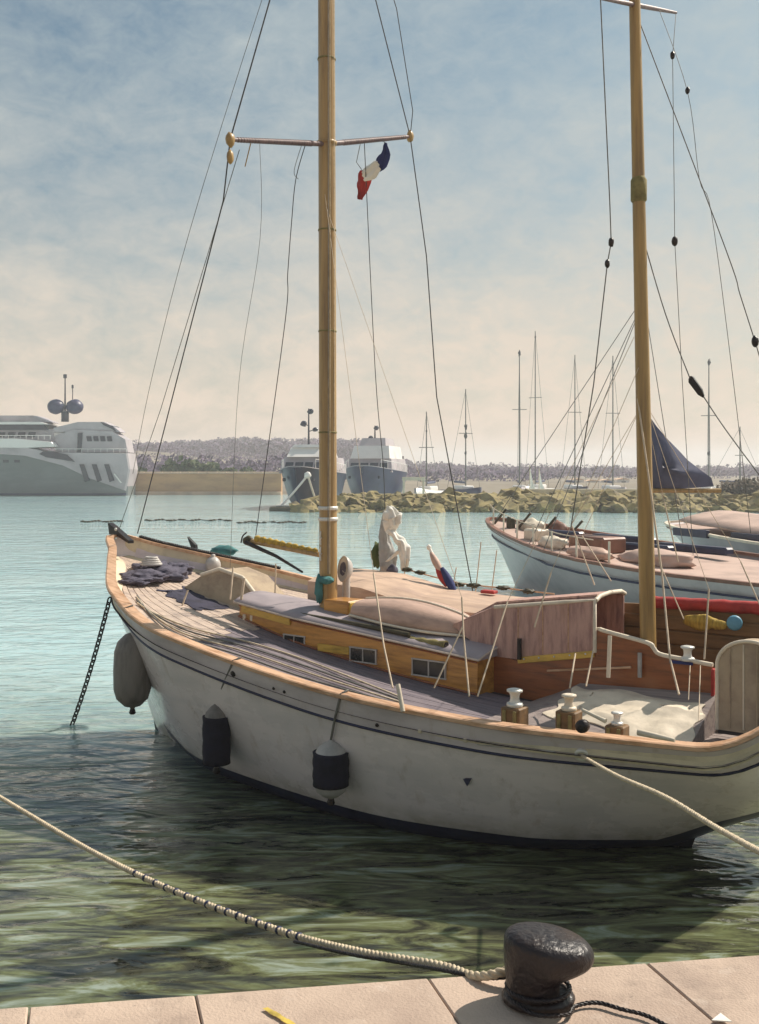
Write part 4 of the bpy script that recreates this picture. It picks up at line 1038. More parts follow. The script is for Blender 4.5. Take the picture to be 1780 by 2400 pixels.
pleats(mb, [BL(u, v, 1.70) for u, v in ((912, 1240), (930, 1258), (946, 1280), (950, 1310), (946, 1335))], (0.05, 0.07, 0.08, 0.07, 0.03), 4, 2.0, .3, o_)
pleats(mb, [BL(u, v, 1.66) for u, v in ((935, 1290), (920, 1305), (906, 1316))], (0.03, 0.035, 0.02), 3, 3.0, .3, o_)
mb.build('white_fold', M_WHITE, sb)
mb = MB()
pleats(mb, [BL(u, v, 1.84) for u, v in ((903, 1196), (900, 1230), (902, 1265), (908, 1300), (910, 1335), (908, 1346))], (0.02, 0.05, 0.085, 0.125, 0.12, 0.06), 6, 5.0, .22, o_)
mb.build('shaded_fold', M_GREYCLOTH, sb)  # grey copy paints the shaded half of the white sail
mb = MB(); mb.blob(BL(920, 1338, 1.7) - o_, (.08, .07, .08), 60, 0.25, sub=3); mb.build('sail_bag', M_NET, sb)
mb = MB(); mb.blob(BL(882, 1300, 1.9) - o_, (.07, .06, .18), 62, 0.4, sub=3); mb.build('green_cover', M_BUSH, sb)
def drape(pts, w0, w1, nfold, seed, m3, name_fn):
    pass
# flag hanging from the spreader: three limp stripes in a chain
fp = [BL(903, 338, 0.95), BL(893, 372, 0.95), BL(880, 398, 0.95), BL(862, 408, 0.95), BL(856, 430, 0.95), BL(847, 466, 0.95)]
fl = thing('flag', B_MAT @ fp[0], 'small red, white and blue flag hanging limp under the right arm of the main spreader', 'flag', -TH)
def flag_strip(name, m_, centre_pts, widths, root, org):
    mb = MB(); n = 10; k = len(centre_pts); front = []
    for i, (c_, w_) in enumerate(zip(centre_pts, widths)):
        row = []; d_ = (centre_pts[min(i + 1, k - 1)] - centre_pts[max(i - 1, 0)]).normalized(); pr = Vector((d_.z, 0, -d_.x)).normalized()
        for j in range(n):
            t = j / (n - 1) - 0.5
            row.append(c_ - org + pr * (t * w_ * 1.35) + Vector((0, 0.018 * math.sin(t * 13 + i * 0.5), 0)) + pr * 0.008 * math.sin(i * 1.7))
        front.append(row)
    rings = [r_ + [p + Vector((0, 0.002, 0)) for p in reversed(r_)] for r_ in front]
    mb.loft(rings); mb.build(name, m_, root)
def seg(a_, b_, n=6): return [Vector(a_).lerp(Vector(b_), i / n) for i in range(n + 1)]
flag_strip('blue_stripe', M_BLUE, smooth_path([BL(905, 335, .95), BL(902, 360, .95), BL(893, 385, .95), BL(885, 405, .95)], 3), [0.02, 0.05, .08, .12, .15, .16, .15, .12, .08, .03], fl, fp[0])
flag_strip('white_stripe', M_WHITE, seg(BL(889, 388, .90), BL(851, 414, .90)), [.10, .15, .17, .17, .16, .14, .10], fl, fp[0])
flag_strip('red_stripe', M_RED, smooth_path([BL(852, 398, .95), BL(853, 420, .95), BL(850, 445, .95), BL(846, 468, .95)], 3), [.08, .14, .17, .18, .18, .16, .13, .10, .08, .06], fl, fp[0])
line([ROOT.lerp(RT, 0.62), BL(905, 336, .95)], 0.006, M_WIRE, 'flag_halyard')
line([ROOT.lerp(RT, 0.38), BL(836, 380, .9), BL(850, 400, .95)], 0.005, M_GREYWIRE, 'flag_halyard')
# furled flag on a leaning staff at the far side
s0, s1 = BL(1006, 1283, 1.5), BL(1062, 1390, 1.4)
ff = thing('furled_flag', B_MAT @ s1, 'furled red, white and blue flag on a white staff leaning over the dinghy', 'flag', -TH)
mb = MB(); mb.tube([s0 - s1, Vector((0, 0, 0))], 0.022, 8); mb.blob(s0 - s1, (.035, .035, .04), 1, .05, sub=2); mb.build('staff', M_WHITE, ff)
for nm, m_, t0, t1, r_, dx in (('pale_fold', M_DINGHY, 0.12, 0.55, 0.045, 0.0), ('red_fold', M_RED, 0.45, 0.85, 0.045, -0.03), ('blue_fold', M_BLUE, 0.45, 1.0, 0.052, 0.05)):
    mb = MB(); pts = [(s0 - s1).lerp(Vector((0, 0, 0)), t0 + (t1 - t0) * i / 10) + Vector((dx, -0.02, 0)) for i in range(11)]
    mb.tube(pts, [r_ * (0.35 + 0.8 * math.sin(math.pi * (i + 0.8) / 11.6)) for i in range(11)], 10); mb.build(nm, m_, ff)
# small plants and a red cushion along the far rail
for k, (u, v) in enumerate(((955, 1335), (985, 1342), (1075, 1370), (1110, 1372), (1180, 1378), (1240, 1386))):
    p = BL(u, v, 1.6); mb = MB(); mb.blob(p, (0.085, 0.06, 0.028), k + 70, 0.6, 2.5, sub=3)
    tag(mb.build('rope_hank', M_OLIVE), 'dark olive rope hank on the far rail, ' + ('leftmost, beside the sail bundle', 'left of the furled flag', 'just right of the furled flag', 'left of the red cushion', 'right of the red cushion', 'rightmost, above the spray hood')[k], 'rope hank', 'rope hanks on the far rail').matrix_world = B_MAT
p = BL(1147, 1387, 1.3); mb = MB(); mb.box(p, (0.20, 0.12, 0.04), bev=0.015)
tag(mb.build('cushion', M_RED), 'flat red cushion at the far rail behind the spray hood', 'cushion').matrix_world = B_MAT
line([BL(955, 1335, 1.6), BL(1075, 1366, 1.62), BL(1180, 1378, 1.62), BL(1300, 1392, 1.6)], 0.010, M_CAP, 'lifeline')
for (u, v0, v1) in ((955, 1310, 1360), (1070, 1330, 1385), (1128, 1270, 1372), (1165, 1290, 1375)):
    line([BL(u, v0, 1.62), BL(u - 14, v1 + 25, 1.62)], 0.007, M_LINE, 'stanchion')

# ---------------------------------------------------------- hull fittings, fenders, chain, mooring lines
for (u, v, r_, m_) in ((669, 1620, .018, M_BLACK), (644, 1612, .016, M_BLACK), (886, 1698, .02, M_BLACK), (986, 1712, .022, M_CREAM), (1092, 1733, .024, M_CREAM), (549, 1578, .034, M_BLACK)):
    loc, nor = on_hull(u, v)
    if loc is None: continue
    x_, y_ = vcross_frame(nor)
    mb = MB(); mb.loft([[loc + nor * d_ + (x_ * math.cos(a_) + y_ * math.sin(a_)) * q for a_ in [2 * math.pi * j / 14 for j in range(14)]] for d_, q in ((-.01, r_), (.022, r_), (.026, r_ * .7))])
    part(mb, 'scupper', m_)
for (u0, v0, u1, v1) in ((1120, 1742, 1216, 1749), (1255, 1752, 1330, 1760)):
    pa, na = on_hull(u0, v0); pb, nb = on_hull(u1, v1)
    mb = MB(); mb.tube([pa + na * .016, pa.lerp(pb, .5) + na * .03, pb + nb * .016], 0.008, 6); part(mb, 'hull_trim', M_FENDERW)
loc, nor = on_hull(1095, 1828)
mb = MB(); mb.loft([[loc + nor * d_ + Vector((a_ * q, 0, b_ * q)) for a_, b_ in ((-1, .5), (1, .5), (0.1, -1))] for d_, q in ((-.01, .06), (.012, .055))], smooth=False); part(mb, 'exhaust_port', M_NAVY)
FAIR, fn = on_hull(1365, 1766)
x_, y_ = vcross_frame(fn)
mb = MB(); mb.tube([FAIR + fn * .02 + (x_ * math.cos(a_) + y_ * math.sin(a_)) * .055 for a_ in [2 * math.pi * j / 20 for j in range(21)]], 0.022, 8)
part(mb, 'fairlead_ring', M_STEEL)
mb = MB(); mb.loft([[FAIR + fn * d_ + (x_ * math.cos(a_) + y_ * math.sin(a_)) * q for a_ in [2 * math.pi * j / 16 for j in range(16)]] for d_, q in ((-.01, .05), (.014, .05))]); part(mb, 'fairlead_mouth', M_NAVY)

def fender(u, vtop, vbot, wpx, urope, vrope, mats, label, sleeve=None):
    """hangs just clear of the topside below the rail"""
    best = None
    for du in (0, 12, 24, 40, 60, 80):
        loc, nor = on_hull(u + du, (vtop * 0.7 + vbot * 0.3))
        if loc is not None: break
    nh = Vector((nor.x, nor.y, 0)).normalized()
    Yd = (B_MAT @ loc).y
    rad = wpx / 2 / FOC * Yd
    ctr = B_INV @ PW(u, (vtop + vbot) / 2, (B_MAT @ (loc + nh * rad)).y)
    hgt = (vbot - vtop) / FOC * Yd
    root = thing('fender', B_MAT @ (ctr - Vector((0, 0, hgt / 2))), label, 'fender', -TH, 'fenders hanging along the ketch')
    mb = MB()
    pr = [(0.02, 0), (0.035, 0.03 * hgt), (rad * 0.45, 0.05 * hgt), (rad * 0.85, 0.14 * hgt), (rad, 0.26 * hgt), (rad * 1.02, 0.5 * hgt), (rad * 0.97, 0.74 * hgt), (rad * 0.8, 0.86 * hgt), (rad * 0.4, 0.95 * hgt), (0.035, 0.97 * hgt), (0.02, hgt)]
    mb.lathe(pr, (0, 0, 0), 20); mb.build('body', mats[0], root)
    if sleeve:
        a_, b_ = sleeve; mb = MB(); k = 8
        mb.lathe([(rad * 0.9, a_ * hgt)] + [(rad * (1.055 - 0.03 * math.sin(i * 2)), (a_ + (b_ - a_) * i / k) * hgt) for i in range(k + 1)] + [(rad * 0.9, b_ * hgt)], (0, 0, 0), 20); mb.build('sleeve', mats[1], root)
    mb = MB(); mb.lathe([(0.03, -0.06), (0.045, -0.04), (0.03, 0.01)], (0, 0, 0), 10); mb.build('plug', M_BLACK, root)
    rp = BL(urope, vrope, -beam(max(0, min(1, loc.x / LOA))))
    s_ = max(0.01, min(1, rp.x / LOA)); rp = Vector((s_ * LOA, -beam(s_) - 0.03, rail_z(s_) + 0.03))
    mb = MB(); p0 = Vector((0, 0, hgt)); p1 = rp - (ctr - Vector((0, 0, hgt / 2)))
    mb.tube([p0, p0.lerp(p1, .5) + Vector((0, -.01, 0)), p1, p1 + Vector((0, .12, .02))], 0.013, 6); mb.build('lanyard', M_GREYWIRE, root)
    return root
fender(311, 1478, 1662, 86, 318, 1448, (M_FENDER,), 'large plain grey fender hanging at the bow of the ketch')
fender(508, 1648, 1800, 62, 552, 1552, (M_FENDER, M_SLEEVE), 'fender in a dark navy sleeve, between the bow fender and the pale one', (0.08, 0.80))
fender(776, 1735, 1872, 80, 800, 1632, (M_FENDERW, M_SLEEVE), 'pale fender with a navy band, hanging amidships below the cabin', (0.24, 0.80))

# anchor chain at the bow
ca = B_INV @ PZ(262, 1400, 2.45); ca = Vector((0.25, -0.42, 2.35))
w0 = PW(258, 1402, 14.9); w1 = PZ(168, 1702, -0.02)
ch = thing('anchor_chain', w0, 'dark anchor chain running from the bow of the ketch down into the water', 'chain')
cp = resample(sag(w0, w1, 0.10, 40), 0.085)
lk = MB(); path = []
for j in range(16):
    a_ = 2 * math.pi * j / 16; path.append(Vector((0.032 * math.cos(a_), 0, 0.036 * math.sin(a_) + (0.022 if math.sin(a_) > 0 else -0.022))))
lk.tube(path + [path[0], path[1]], 0.012, 6, caps=False)
link0 = None
for i in range(len(cp) - 1):
    d = (cp[i + 1] - cp[i]).normalized()
    if link0 is None: link0 = lk.build('link', M_BLACK, ch); o = link0
    else: o = link0.copy(); COL.objects.link(o)
    o.parent = ch; q = d.to_track_quat('Z', 'Y'); o.rotation_euler = (q.to_matrix() @ Matrix.Rotation(R(90) * (i % 2), 3, 'Z')).to_euler(); o.location = (cp[i] + cp[i + 1]) / 2 - w0
# line from the fairlead towards the quay on the right
a_ = B_MAT @ (FAIR + fn * 0.03)
e1, e2, e3 = PW(1560, 1868, 6.6), PW(1690, 1946, 5.6), PW(1860, 2035, 4.4)
mb = MB(); mb.strands(smooth_path([a_, a_.lerp(e1, .5) + Vector((0, 0, -.02)), e1, e2, e3, PW(2100, 2130, 3.6)], 8), 0.017, turn=0.1, step=0.02)
tag(mb.build('mooring_rope', M_ROPE, base=a_), 'cream mooring rope leading from the hull ring of the ketch to the right', 'rope')

# ------------------------------------------------------------------ bollard on the quay and its ropes
BO = PZ(1262, 2342, QZ + 0.006)
bo = thing('bollard', BO, 'black cast iron bollard with an overhanging head on the quay edge', 'bollard')
mb = MB(); mb.lathe([(0.115, 0.0), (0.118, 0.012), (0.11, 0.024), (0.095, 0.03)], (0, 0, 0), 28, sy=0.85); mb.build('base_plate', M_BLACK, bo)
mb = MB()
ctrl = [((-0.016, 0.0, 0.02), 0.086, 0.085), ((-0.018, 0, 0.055), 0.085, 0.083), ((-0.016, 0, 0.078), 0.090, 0.087), ((0.006, 0, 0.105), 0.116, 0.10), ((0.030, 0, 0.135), 0.142, 0.112), ((0.036, 0, 0.165), 0.147, 0.116), ((0.032, 0, 0.190), 0.140, 0.112), ((0.026, 0, 0.207), 0.118, 0.097), ((0.020, 0, 0.215), 0.07, 0.06), ((0.018, 0, 0.217), 0.02, 0.02)]
rings = []
for (c_, rx, ry) in ctrl:
    tl = 0.42 * min(1, max(0, (c_[2] - 0.07) / 0.05)) * (1.0 if c_[2] < 0.18 else 0.8)
    rings.append([Vector(c_) + Vector((rx * math.cos(a_), ry * math.sin(a_), -tl * 0.4 * rx * math.cos(a_))) for a_ in [2 * math.pi * j / 32 for j in range(32)]])
mb.loft(rings); bd = mb.build('post', M_BLACK, bo)
md = bd.modifiers.new('smooth', 'SUBSURF'); md.levels = 2; md.render_levels = 2
# mooring rope from the bollard away to the left
kn = BO + Vector((-0.10, 0.01, 0.05))
rp = [BO + Vector((0.02, 0.10, 0.055)), BO + Vector((-0.06, 0.09, 0.055)), PW(1120, 2288, 3.42), PW(1030, 2262, 3.62), PW(850, 2232, 4.0), PW(690, 2192, 4.45), PW(500, 2125, 5.0), PW(330, 2053, 5.6), PW(180, 1975, 6.3), PW(0, 1868, 7.3), PW(-200, 1750, 8.6), PW(-520, 1590, 11.0)]
mb = MB(); mb.strands(smooth_path(rp, 8), 0.0155, turn=0.085, step=0.014)
rope = thing('mooring_rope', BO, 'long cream mooring rope sagging from the bollard over the water to the left', 'rope')
o = mb.build('rope', M_ROPE, rope, base=BO)
sp_ = smooth_path(rp, 8); rs_ = resample(sp_, 0.01)
for k in range(17):
    tgt_u = 318 + k * 24
    j = min(range(len(rs_)), key=lambda i: abs(CU + FOC * rs_[i].x / rs_[i].y - tgt_u))
    d = (rs_[j + 1] - rs_[j - 1]).normalized(); x_, y_ = vcross_frame(d); c_ = rs_[j]
    m_ = MB(); m_.tube([c_ + d * q - BO for q in (-0.011, -0.004, 0.004, 0.011)], [0.012, 0.0195, 0.0195, 0.012], 8); m_.build('whipping', M_NAVY, rope)
dk = [BO + Vector((0.02, 0.095, 0.04)), PW(1150, 2292, 3.40), PW(1030, 2272, 3.55), PW(930, 2254, 3.8), PW(820, 2236, 4.0), PW(690, 2206, 4.3)]
mb = MB(); mb.strands(smooth_path(dk, 8), 0.008, turn=0.05, step=0.012)
tag(mb.build('mooring_rope', M_BLACK, base=BO), 'thin black rope running left from the bollard beside the cream one', 'rope')
tl = [BO + Vector((-0.10, -0.03, 0.02)), BO + Vector((-0.03, -0.125, 0.018)), BO + Vector((0.07, -0.12, 0.014)), PZ(1350, 2358, QZ + .014), PZ(1400, 2350, QZ + .014), PZ(1460, 2366, QZ + .014), PZ(1520, 2382, QZ + .014), PZ(1600, 2425, QZ + .014)]
mb = MB(); mb.strands(smooth_path(tl, 8), 0.007, turn=0.05, step=0.01)
mb.strands(smooth_path([BO + Vector((0.10 * math.cos(a_), 0.095 * math.sin(a_), 0.042)) for a_ in [2 * math.pi * j / 24 for j in range(25)]], 3), 0.008, turn=0.05, step=0.01)
tag(mb.build('rope_tail', M_BLACK, base=BO), 'black rope tail lying on the pink paving right of the bollard', 'rope')
# pale chip of paper on the paving
mb = MB(); p = PZ(1688, 2388, QZ + .008)
mb.prism([p + Vector((-.03, -.012, 0)), p + Vector((.03, -.02, 0)), p + Vector((.012, .03, 0))], (0, 0, 0.003))
tag(mb.build('paper_scrap', M_WHITE, base=p), 'small white triangular paper scrap on the pink paving at the right', 'paper')

# ------------------------------------------------------------------ the boats beyond to the right
def simple_hull(root, L, hb, zb_, zm_, mats, bow_full=0.5, name='hull', draft=0.4, rake=0.08, cap=None, strake=None, org=Vector((0, 0, 0))):
    """hull along local +X from the bow at the origin"""
    def bw(s): return hb * min(1, (s / 0.42)) ** bow_full * (1 - 0.35 * max(0, (s - 0.6) / 0.4) ** 2) + 0.02
    def zr(s): return zm_ + (zb_ - zm_) * max(0, 1 - s / 0.75) ** 2
    mb = MB()
    sv = [0, .01, .03, .06, .1, .15, .2, .28, .36, .46, .56, .66, .78, .9, 1.0]
    rings = []
    for s in sv:
        r_ = []
        for t in (1, .9, .75, .5, .25, 0, -0.3):
            z = zr(s) * t; xs_ = rake * L * (1 - max(0, t)) * max(0, 1 - s / 0.5)
            wf = 0.55 + 0.45 * max(0, t) ** 0.6 if s > 0.3 else (0.12 + 0.43 * s / 0.3) + (1 - (0.12 + 0.43 * s / 0.3)) * max(0, t) ** 0.8
            r_.append(Vector((s * L + xs_, -bw(s) * wf, z)))
        rings.append(r_ + [Vector((p.x, -p.y, p.z)) for p in reversed(r_)])
    mb.loft(rings, closed=False, caps=False); mb.add(rings[-1], [list(range(14))], 0)
    mb.build(name, mats[0], root)
    mb = MB(); mb.loft([[Vector((s * L, bw(s) * f_ * 0.97, zr(s) - 0.12 + 0.06 * (1 - f_ * f_))) for f_ in (-1, -.5, 0, .5, 1)] for s in sv], closed=False, caps=False); mb.build('deck', mats[1], root)
    if cap:
        for sd in (-1, 1):
            mb = MB(); mb.loft([[Vector((s * L, sd * (bw(s) + .03), zr(s) - .03)), Vector((s * L, sd * (bw(s) + .03), zr(s) + .05)), Vector((s * L, sd * (bw(s) - .12), zr(s) + .05)), Vector((s * L, sd * (bw(s) - .12), zr(s) - .03))] for s in sv], smooth=False); mb.build('rail', cap, root)
    if strake:
        for sd in (-1, 1):
            mb = MB(); mb.tube([Vector((s * L + rake * L * 0.22 * max(0, 1 - s / .5), sd * (bw(s) * (0.97 if s > .3 else 0.9) + .01), zr(s) * 0.78)) for s in sv[1:]], 0.03, 6); mb.build('rubbing_strake', strake, root)
    return bw, zr

b2p = PZ(1150, 1215, 2.2); 
B2 = PW(1152, 1216, 35.0); B2.z = 0
rz2 = -math.atan2(0.88, 0.50)
b2 = thing('moored_yacht', B2, 'pale blue hulled boat with a brown rail and pinkish deck, moored behind the ketch', 'sailboat', rz2)
bw2, zr2 = simple_hull(b2, 17, 2.9, 2.2, 1.35, (M_H2, M_D2), 0.62, cap=M_RAIL2, strake=M_NAVY)
def loc2(x, y, z): return Vector((x, y, z))
for k, (x0, x1, y, w_) in enumerate(((3.0, 5.0, -0.3, 0.28), (4.2, 6.8, 0.9, 0.34), (6.3, 9.0, 1.5, 0.34), (5.6, 8.2, 0.1, 0.30))):
    mb = MB(); z = zr2(x0 / 17) - 0.02
    mb.box(((x0 + x1) / 2, y, z + 0.06), (x1 - x0, w_, 0.22), bev=0.08); mb.build('navy_bar', M_NAVY, b2)  # long low navy boxes along the deck
for k in range(7):
    x = 1.4 + k * 1.25; mb = MB(); yy_ = -bw2(x / 17) + 0.15
    mb.tube([(x, yy_, zr2(x / 17)), (x, yy_, zr2(x / 17) + 0.6)], 0.03, 6); mb.build('stanchion', M_CREAM, b2)
mb = MB(); mb.tube([(0.6 + k * 0.7, -bw2((0.6 + k * .7) / 17) + .15, zr2((0.6 + k * .7) / 17) + 0.58) for k in range(12)], 0.014, 5); mb.build('lifeline', M_LINE, b2)
for k, (x, y, sx, sy, sz, m_) in enumerate(((2.0, 0.2, .5, .35, .25, M_CREAM), (2.9, 0.5, .4, .3, .3, M_RAIL2), (5.0, -1.4, .6, .25, .2, M_CREAM), (7.2, -1.9, .9, .3, .18, M_DINGHY), (8.6, -0.9, 1.2, .6, .25, M_D2))):
    mb = MB(); mb.blob((x, y, zr2(x / 17) + 0.05), (sx, sy, sz), k + 5, 0.3, sub=3); mb.build('deck_gear', m_, b2)
# mast hidden behind our mizzen, carrying a dark blue sail
def to2(p): return Matrix.Rotation(-rz2, 3, 'Z') @ (p - B2)
mp_ = PW(1510, 1150, 31.0)
mb = MB(); q = to2(mp_); mb.tube([(q.x, q.y, 1.2), (q.x, q.y, 9.2)], 0.06, 10); mb.build('mast', M_MAST_OLD, b2)
for xx, sd in ((-.5, -1), (.6, -1), (-.5, 1), (.6, 1)):
    mb = MB(); mb.tube([(q.x, q.y, 9.0), (q.x + xx, sd * bw2((q.x + xx) / 17), zr2(q.x / 17))], 0.012, 5); mb.build('shroud', M_GREYWIRE, b2)
mb = MB(); mb.tube([(q.x, q.y, 9.1), (0.3, 0, 2.2)], 0.012, 5); mb.build('forestay', M_GREYWIRE, b2)
for k, (x, y, sx, sy, sz, m_) in enumerate(((3.6, -.9, .7, .5, .35, M_CREAM), (6.0, -.6, 1.5, .9, .45, M_RAIL2), (1.5, -.3, .25, .25, .4, M_OLIVE))):
    mb = MB(); mb.box((x, y, zr2(x / 17) + sz / 2 - .1), (sx, sy, sz), bev=.05); mb.build('deck_box', m_, b2)
for k in range(4):
    mb = MB(); x = 1.0 + .9 * k; mb.tube([(x, -.6 + .3 * k, zr2(x / 17)), (x + .4, -.4 + .3 * k, zr2(x / 17) + .5)], 0.04, 6); mb.build('cleat', M_OLIVE, b2)
outl = [(1516, 966), (1540, 1000), (1566, 1030), (1592, 1056), (1612, 1078), (1640, 1100), (1668, 1120), (1674, 1140), (1630, 1143), (1570, 1146), (1530, 1150)]
mb = MB()
ctr_ = PW(1555, 1095, 31.0)
front = [to2(PW(u, v, 31.0)) for u, v in outl]; nrm = to2(PW(1555, 1095, 30.9)) - to2(ctr_)
n_ = len(front); cc = to2(ctr_)
rows = []
for t in (1.0, 0.8, 0.6, 0.4, 0.2, 0.03):
    rows.append([cc + (p - cc) * t + nrm.normalized() * (0.35 * (1 - t * t) + 0.10 * math.sin(i * 1.9 + t * 5)) for i, p in enumerate(front)])
mb.loft(rows, closed=True, caps=False); back = [[p - nrm.normalized() * 0.06 for p in r_] for r_ in rows]; mb.loft(back, closed=True, caps=False)
mb.build('blue_sail', M_SAILNAVY, b2)
mb = MB(); mb.tube([to2(PW(1512, 1150, 31.0)), to2(PW(1690, 1150, 31.0))], 0.07, 8); mb.build('boom', M_MAST_OLD, b2)
# the wide pinkish boat further right
B3 = PW(1560, 1300, 24.0); B3.z = 0
B3 = Vector((11.6, 39.0, 0))
rz3 = -math.atan2(0.94, 0.34)
b3 = thing('covered_yacht', B3, 'broad pinkish grey boat under a pale deck awning at the right edge', 'sailboat', rz3)
bw3, zr3 = simple_hull(b3, 20, 3.2, 1.9, 1.55, (M_YACHTLILAC, M_D2), 0.35, cap=M_CREAM)
mb = MB(); rings = []
for i in range(9):
    x = 2.0 + 11 * i / 8; w_ = bw3(x / 16) * 0.8
    rings.append([Vector((x, w_ * f_, zr3(x / 16) + 0.3 + 0.3 * (1 - f_ * f_) + 0.02 * math.sin(i * 2.2 + f_ * 3))) for f_ in (-1, -.7, -.35, 0, .35, .7, 1)])
rings = [r_ + [p - Vector((0, 0, 0.05)) for p in reversed(r_)] for r_ in rings]
mb.loft(rings); mb.build('awning', M_D2, b3)
for k in range(3):
    mb = MB(); mb.box((4 + 3 * k, -bw3(.4) * 0.85, zr3(.4) + 0.12), (1.8, 0.12, 0.26)); mb.build('cabin_window', M_NAVY, b3)

# ------------------------------------------------------------------ breakwater, land, far shore
rock_meshes = []
def rock_mesh(seed):
    mb = MB(); mb.blob((0, 0, 0), (1, 0.85, 0.62), seed, 0.75, 1.4, sub=2)
    o = mb.build('rock', M_ROCK); 
    for p_ in o.data.polygons: p_.use_smooth = False
    me = o.data; bpy.data.objects.remove(o); return me
rock_meshes = [rock_mesh(k + 3) for k in range(8)]
BWY = 100.0
bw_o = None
mb = MB(); prof = []
for i in range(31):
    x = -6.2 + 60 * i / 30; tp = 1.5 * min(1, 0.35 + (x + 6.2) / 6)
    prof.append([Vector((x, BWY - 5.0, -1)), Vector((x, BWY - 1.2, tp * 0.8)), Vector((x, BWY + 1.5, tp)), Vector((x, BWY + 6, tp)), Vector((x, BWY + 9, -1))])
mb.loft(prof, closed=True, smooth=False)
bwat = mb.build('breakwater', M_ROCK, base=(-6, BWY, 0)); tag(bwat, 'low olive breakwater of heaped rocks across the harbour', 'breakwater')
k = 0
for row in range(5):
    x = -7.0
    while x < 40:
        sc = random.choice((0.5, 0.6, 0.7, 0.8, 0.95, 1.25))
        y = BWY - 5.0 + row * 1.25 + random.uniform(-0.4, 0.4); z = 0.0 + row * 0.33 + random.uniform(-0.1, 0.25)
        o = bpy.data.objects.new('rock', rock_meshes[k % 8]); COL.objects.link(o); o.parent = bwat
        o.location = Vector((x, y, z * min(1, 0.4 + (x + 7) / 6))) - Vector((-6, BWY, 0)); o.scale = (sc * 1.15, sc, sc * 0.8)
        o.rotation_euler = (random.uniform(-.4, .4), random.uniform(-.4, .4), random.uniform(0, 6.28))
        x += sc * random.uniform(1.3, 2.1) + (0.25 if row == 0 else 0); k += 1
# white parapet along the breakwater
pw = MB(); pw.box((27.0, BWY + 4.5, 1.75), (28, 0.5, 0.55), bev=0.05)
tag(pw.build('parapet', M_WHITEWALL, base=(27, BWY + 4.5, 1.4)), 'low white parapet wall along the top of the breakwater', 'wall')

# land: one sheet of low ground behind the harbour, rising to the hills
def land_h(x, y):
    t = max(0, (y - 230) / 260)
    hl = 13.0 * math.exp(-((x + 110) / 95) ** 2) * min(1, t) * (0.9 + 0.3 * mnoise.noise(Vector((x * .02, y * .02, 1))))
    return -1.0 + 2.6 * min(1, max(0, (y - 168 + 3 * mnoise.noise(Vector((x * .03, 0, 2)))) / 6)) + hl + 0.6 * mnoise.noise(Vector((x * .03, y * .03, 5))) * min(1, t)
vs, fs = plane_grid(-500, 600, 160, 760, 110, 60, 0)
vs = [(x, y, land_h(x, y)) for x, y, z in vs]
mb = MB(); mb.add(vs, fs, 0, True); tag(mb.build('land', M_SAND), kind='structure')
# far wood: leaf clumps massed along the skyline
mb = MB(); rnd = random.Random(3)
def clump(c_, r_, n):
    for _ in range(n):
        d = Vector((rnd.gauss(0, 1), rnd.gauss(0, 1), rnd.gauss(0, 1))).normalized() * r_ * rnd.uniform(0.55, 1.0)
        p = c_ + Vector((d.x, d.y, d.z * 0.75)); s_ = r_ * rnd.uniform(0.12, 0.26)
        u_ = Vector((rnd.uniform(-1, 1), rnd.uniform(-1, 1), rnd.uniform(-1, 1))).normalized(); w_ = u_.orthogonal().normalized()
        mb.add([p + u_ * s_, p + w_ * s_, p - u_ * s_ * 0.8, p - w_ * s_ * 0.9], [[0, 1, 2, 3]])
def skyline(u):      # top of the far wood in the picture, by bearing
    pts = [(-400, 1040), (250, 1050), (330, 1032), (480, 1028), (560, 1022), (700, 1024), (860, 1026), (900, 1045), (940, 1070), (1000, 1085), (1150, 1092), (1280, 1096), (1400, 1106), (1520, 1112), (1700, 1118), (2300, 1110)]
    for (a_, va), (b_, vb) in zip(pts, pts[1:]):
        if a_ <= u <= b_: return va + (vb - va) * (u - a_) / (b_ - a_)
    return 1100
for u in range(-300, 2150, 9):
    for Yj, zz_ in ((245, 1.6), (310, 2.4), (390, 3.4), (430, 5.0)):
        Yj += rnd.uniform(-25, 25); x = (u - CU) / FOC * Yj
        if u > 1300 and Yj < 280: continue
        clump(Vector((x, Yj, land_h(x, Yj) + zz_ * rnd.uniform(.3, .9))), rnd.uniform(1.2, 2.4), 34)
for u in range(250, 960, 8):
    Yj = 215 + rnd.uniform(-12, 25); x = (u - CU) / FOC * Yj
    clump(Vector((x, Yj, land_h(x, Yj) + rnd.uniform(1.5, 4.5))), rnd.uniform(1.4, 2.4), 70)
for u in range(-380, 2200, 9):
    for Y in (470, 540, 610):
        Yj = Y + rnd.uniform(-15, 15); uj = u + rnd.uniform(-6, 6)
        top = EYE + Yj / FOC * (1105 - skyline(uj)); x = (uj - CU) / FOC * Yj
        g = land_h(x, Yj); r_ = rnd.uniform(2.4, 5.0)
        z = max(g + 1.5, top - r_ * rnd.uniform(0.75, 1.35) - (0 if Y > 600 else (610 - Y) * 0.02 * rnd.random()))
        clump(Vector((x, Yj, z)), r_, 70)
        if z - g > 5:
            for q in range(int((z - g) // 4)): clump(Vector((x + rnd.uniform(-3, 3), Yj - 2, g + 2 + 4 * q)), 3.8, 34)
tag(mb.build('woodland', M_WOOD), 'far lilac wooded hill and treeline along the horizon', 'woods', kind='stuff')

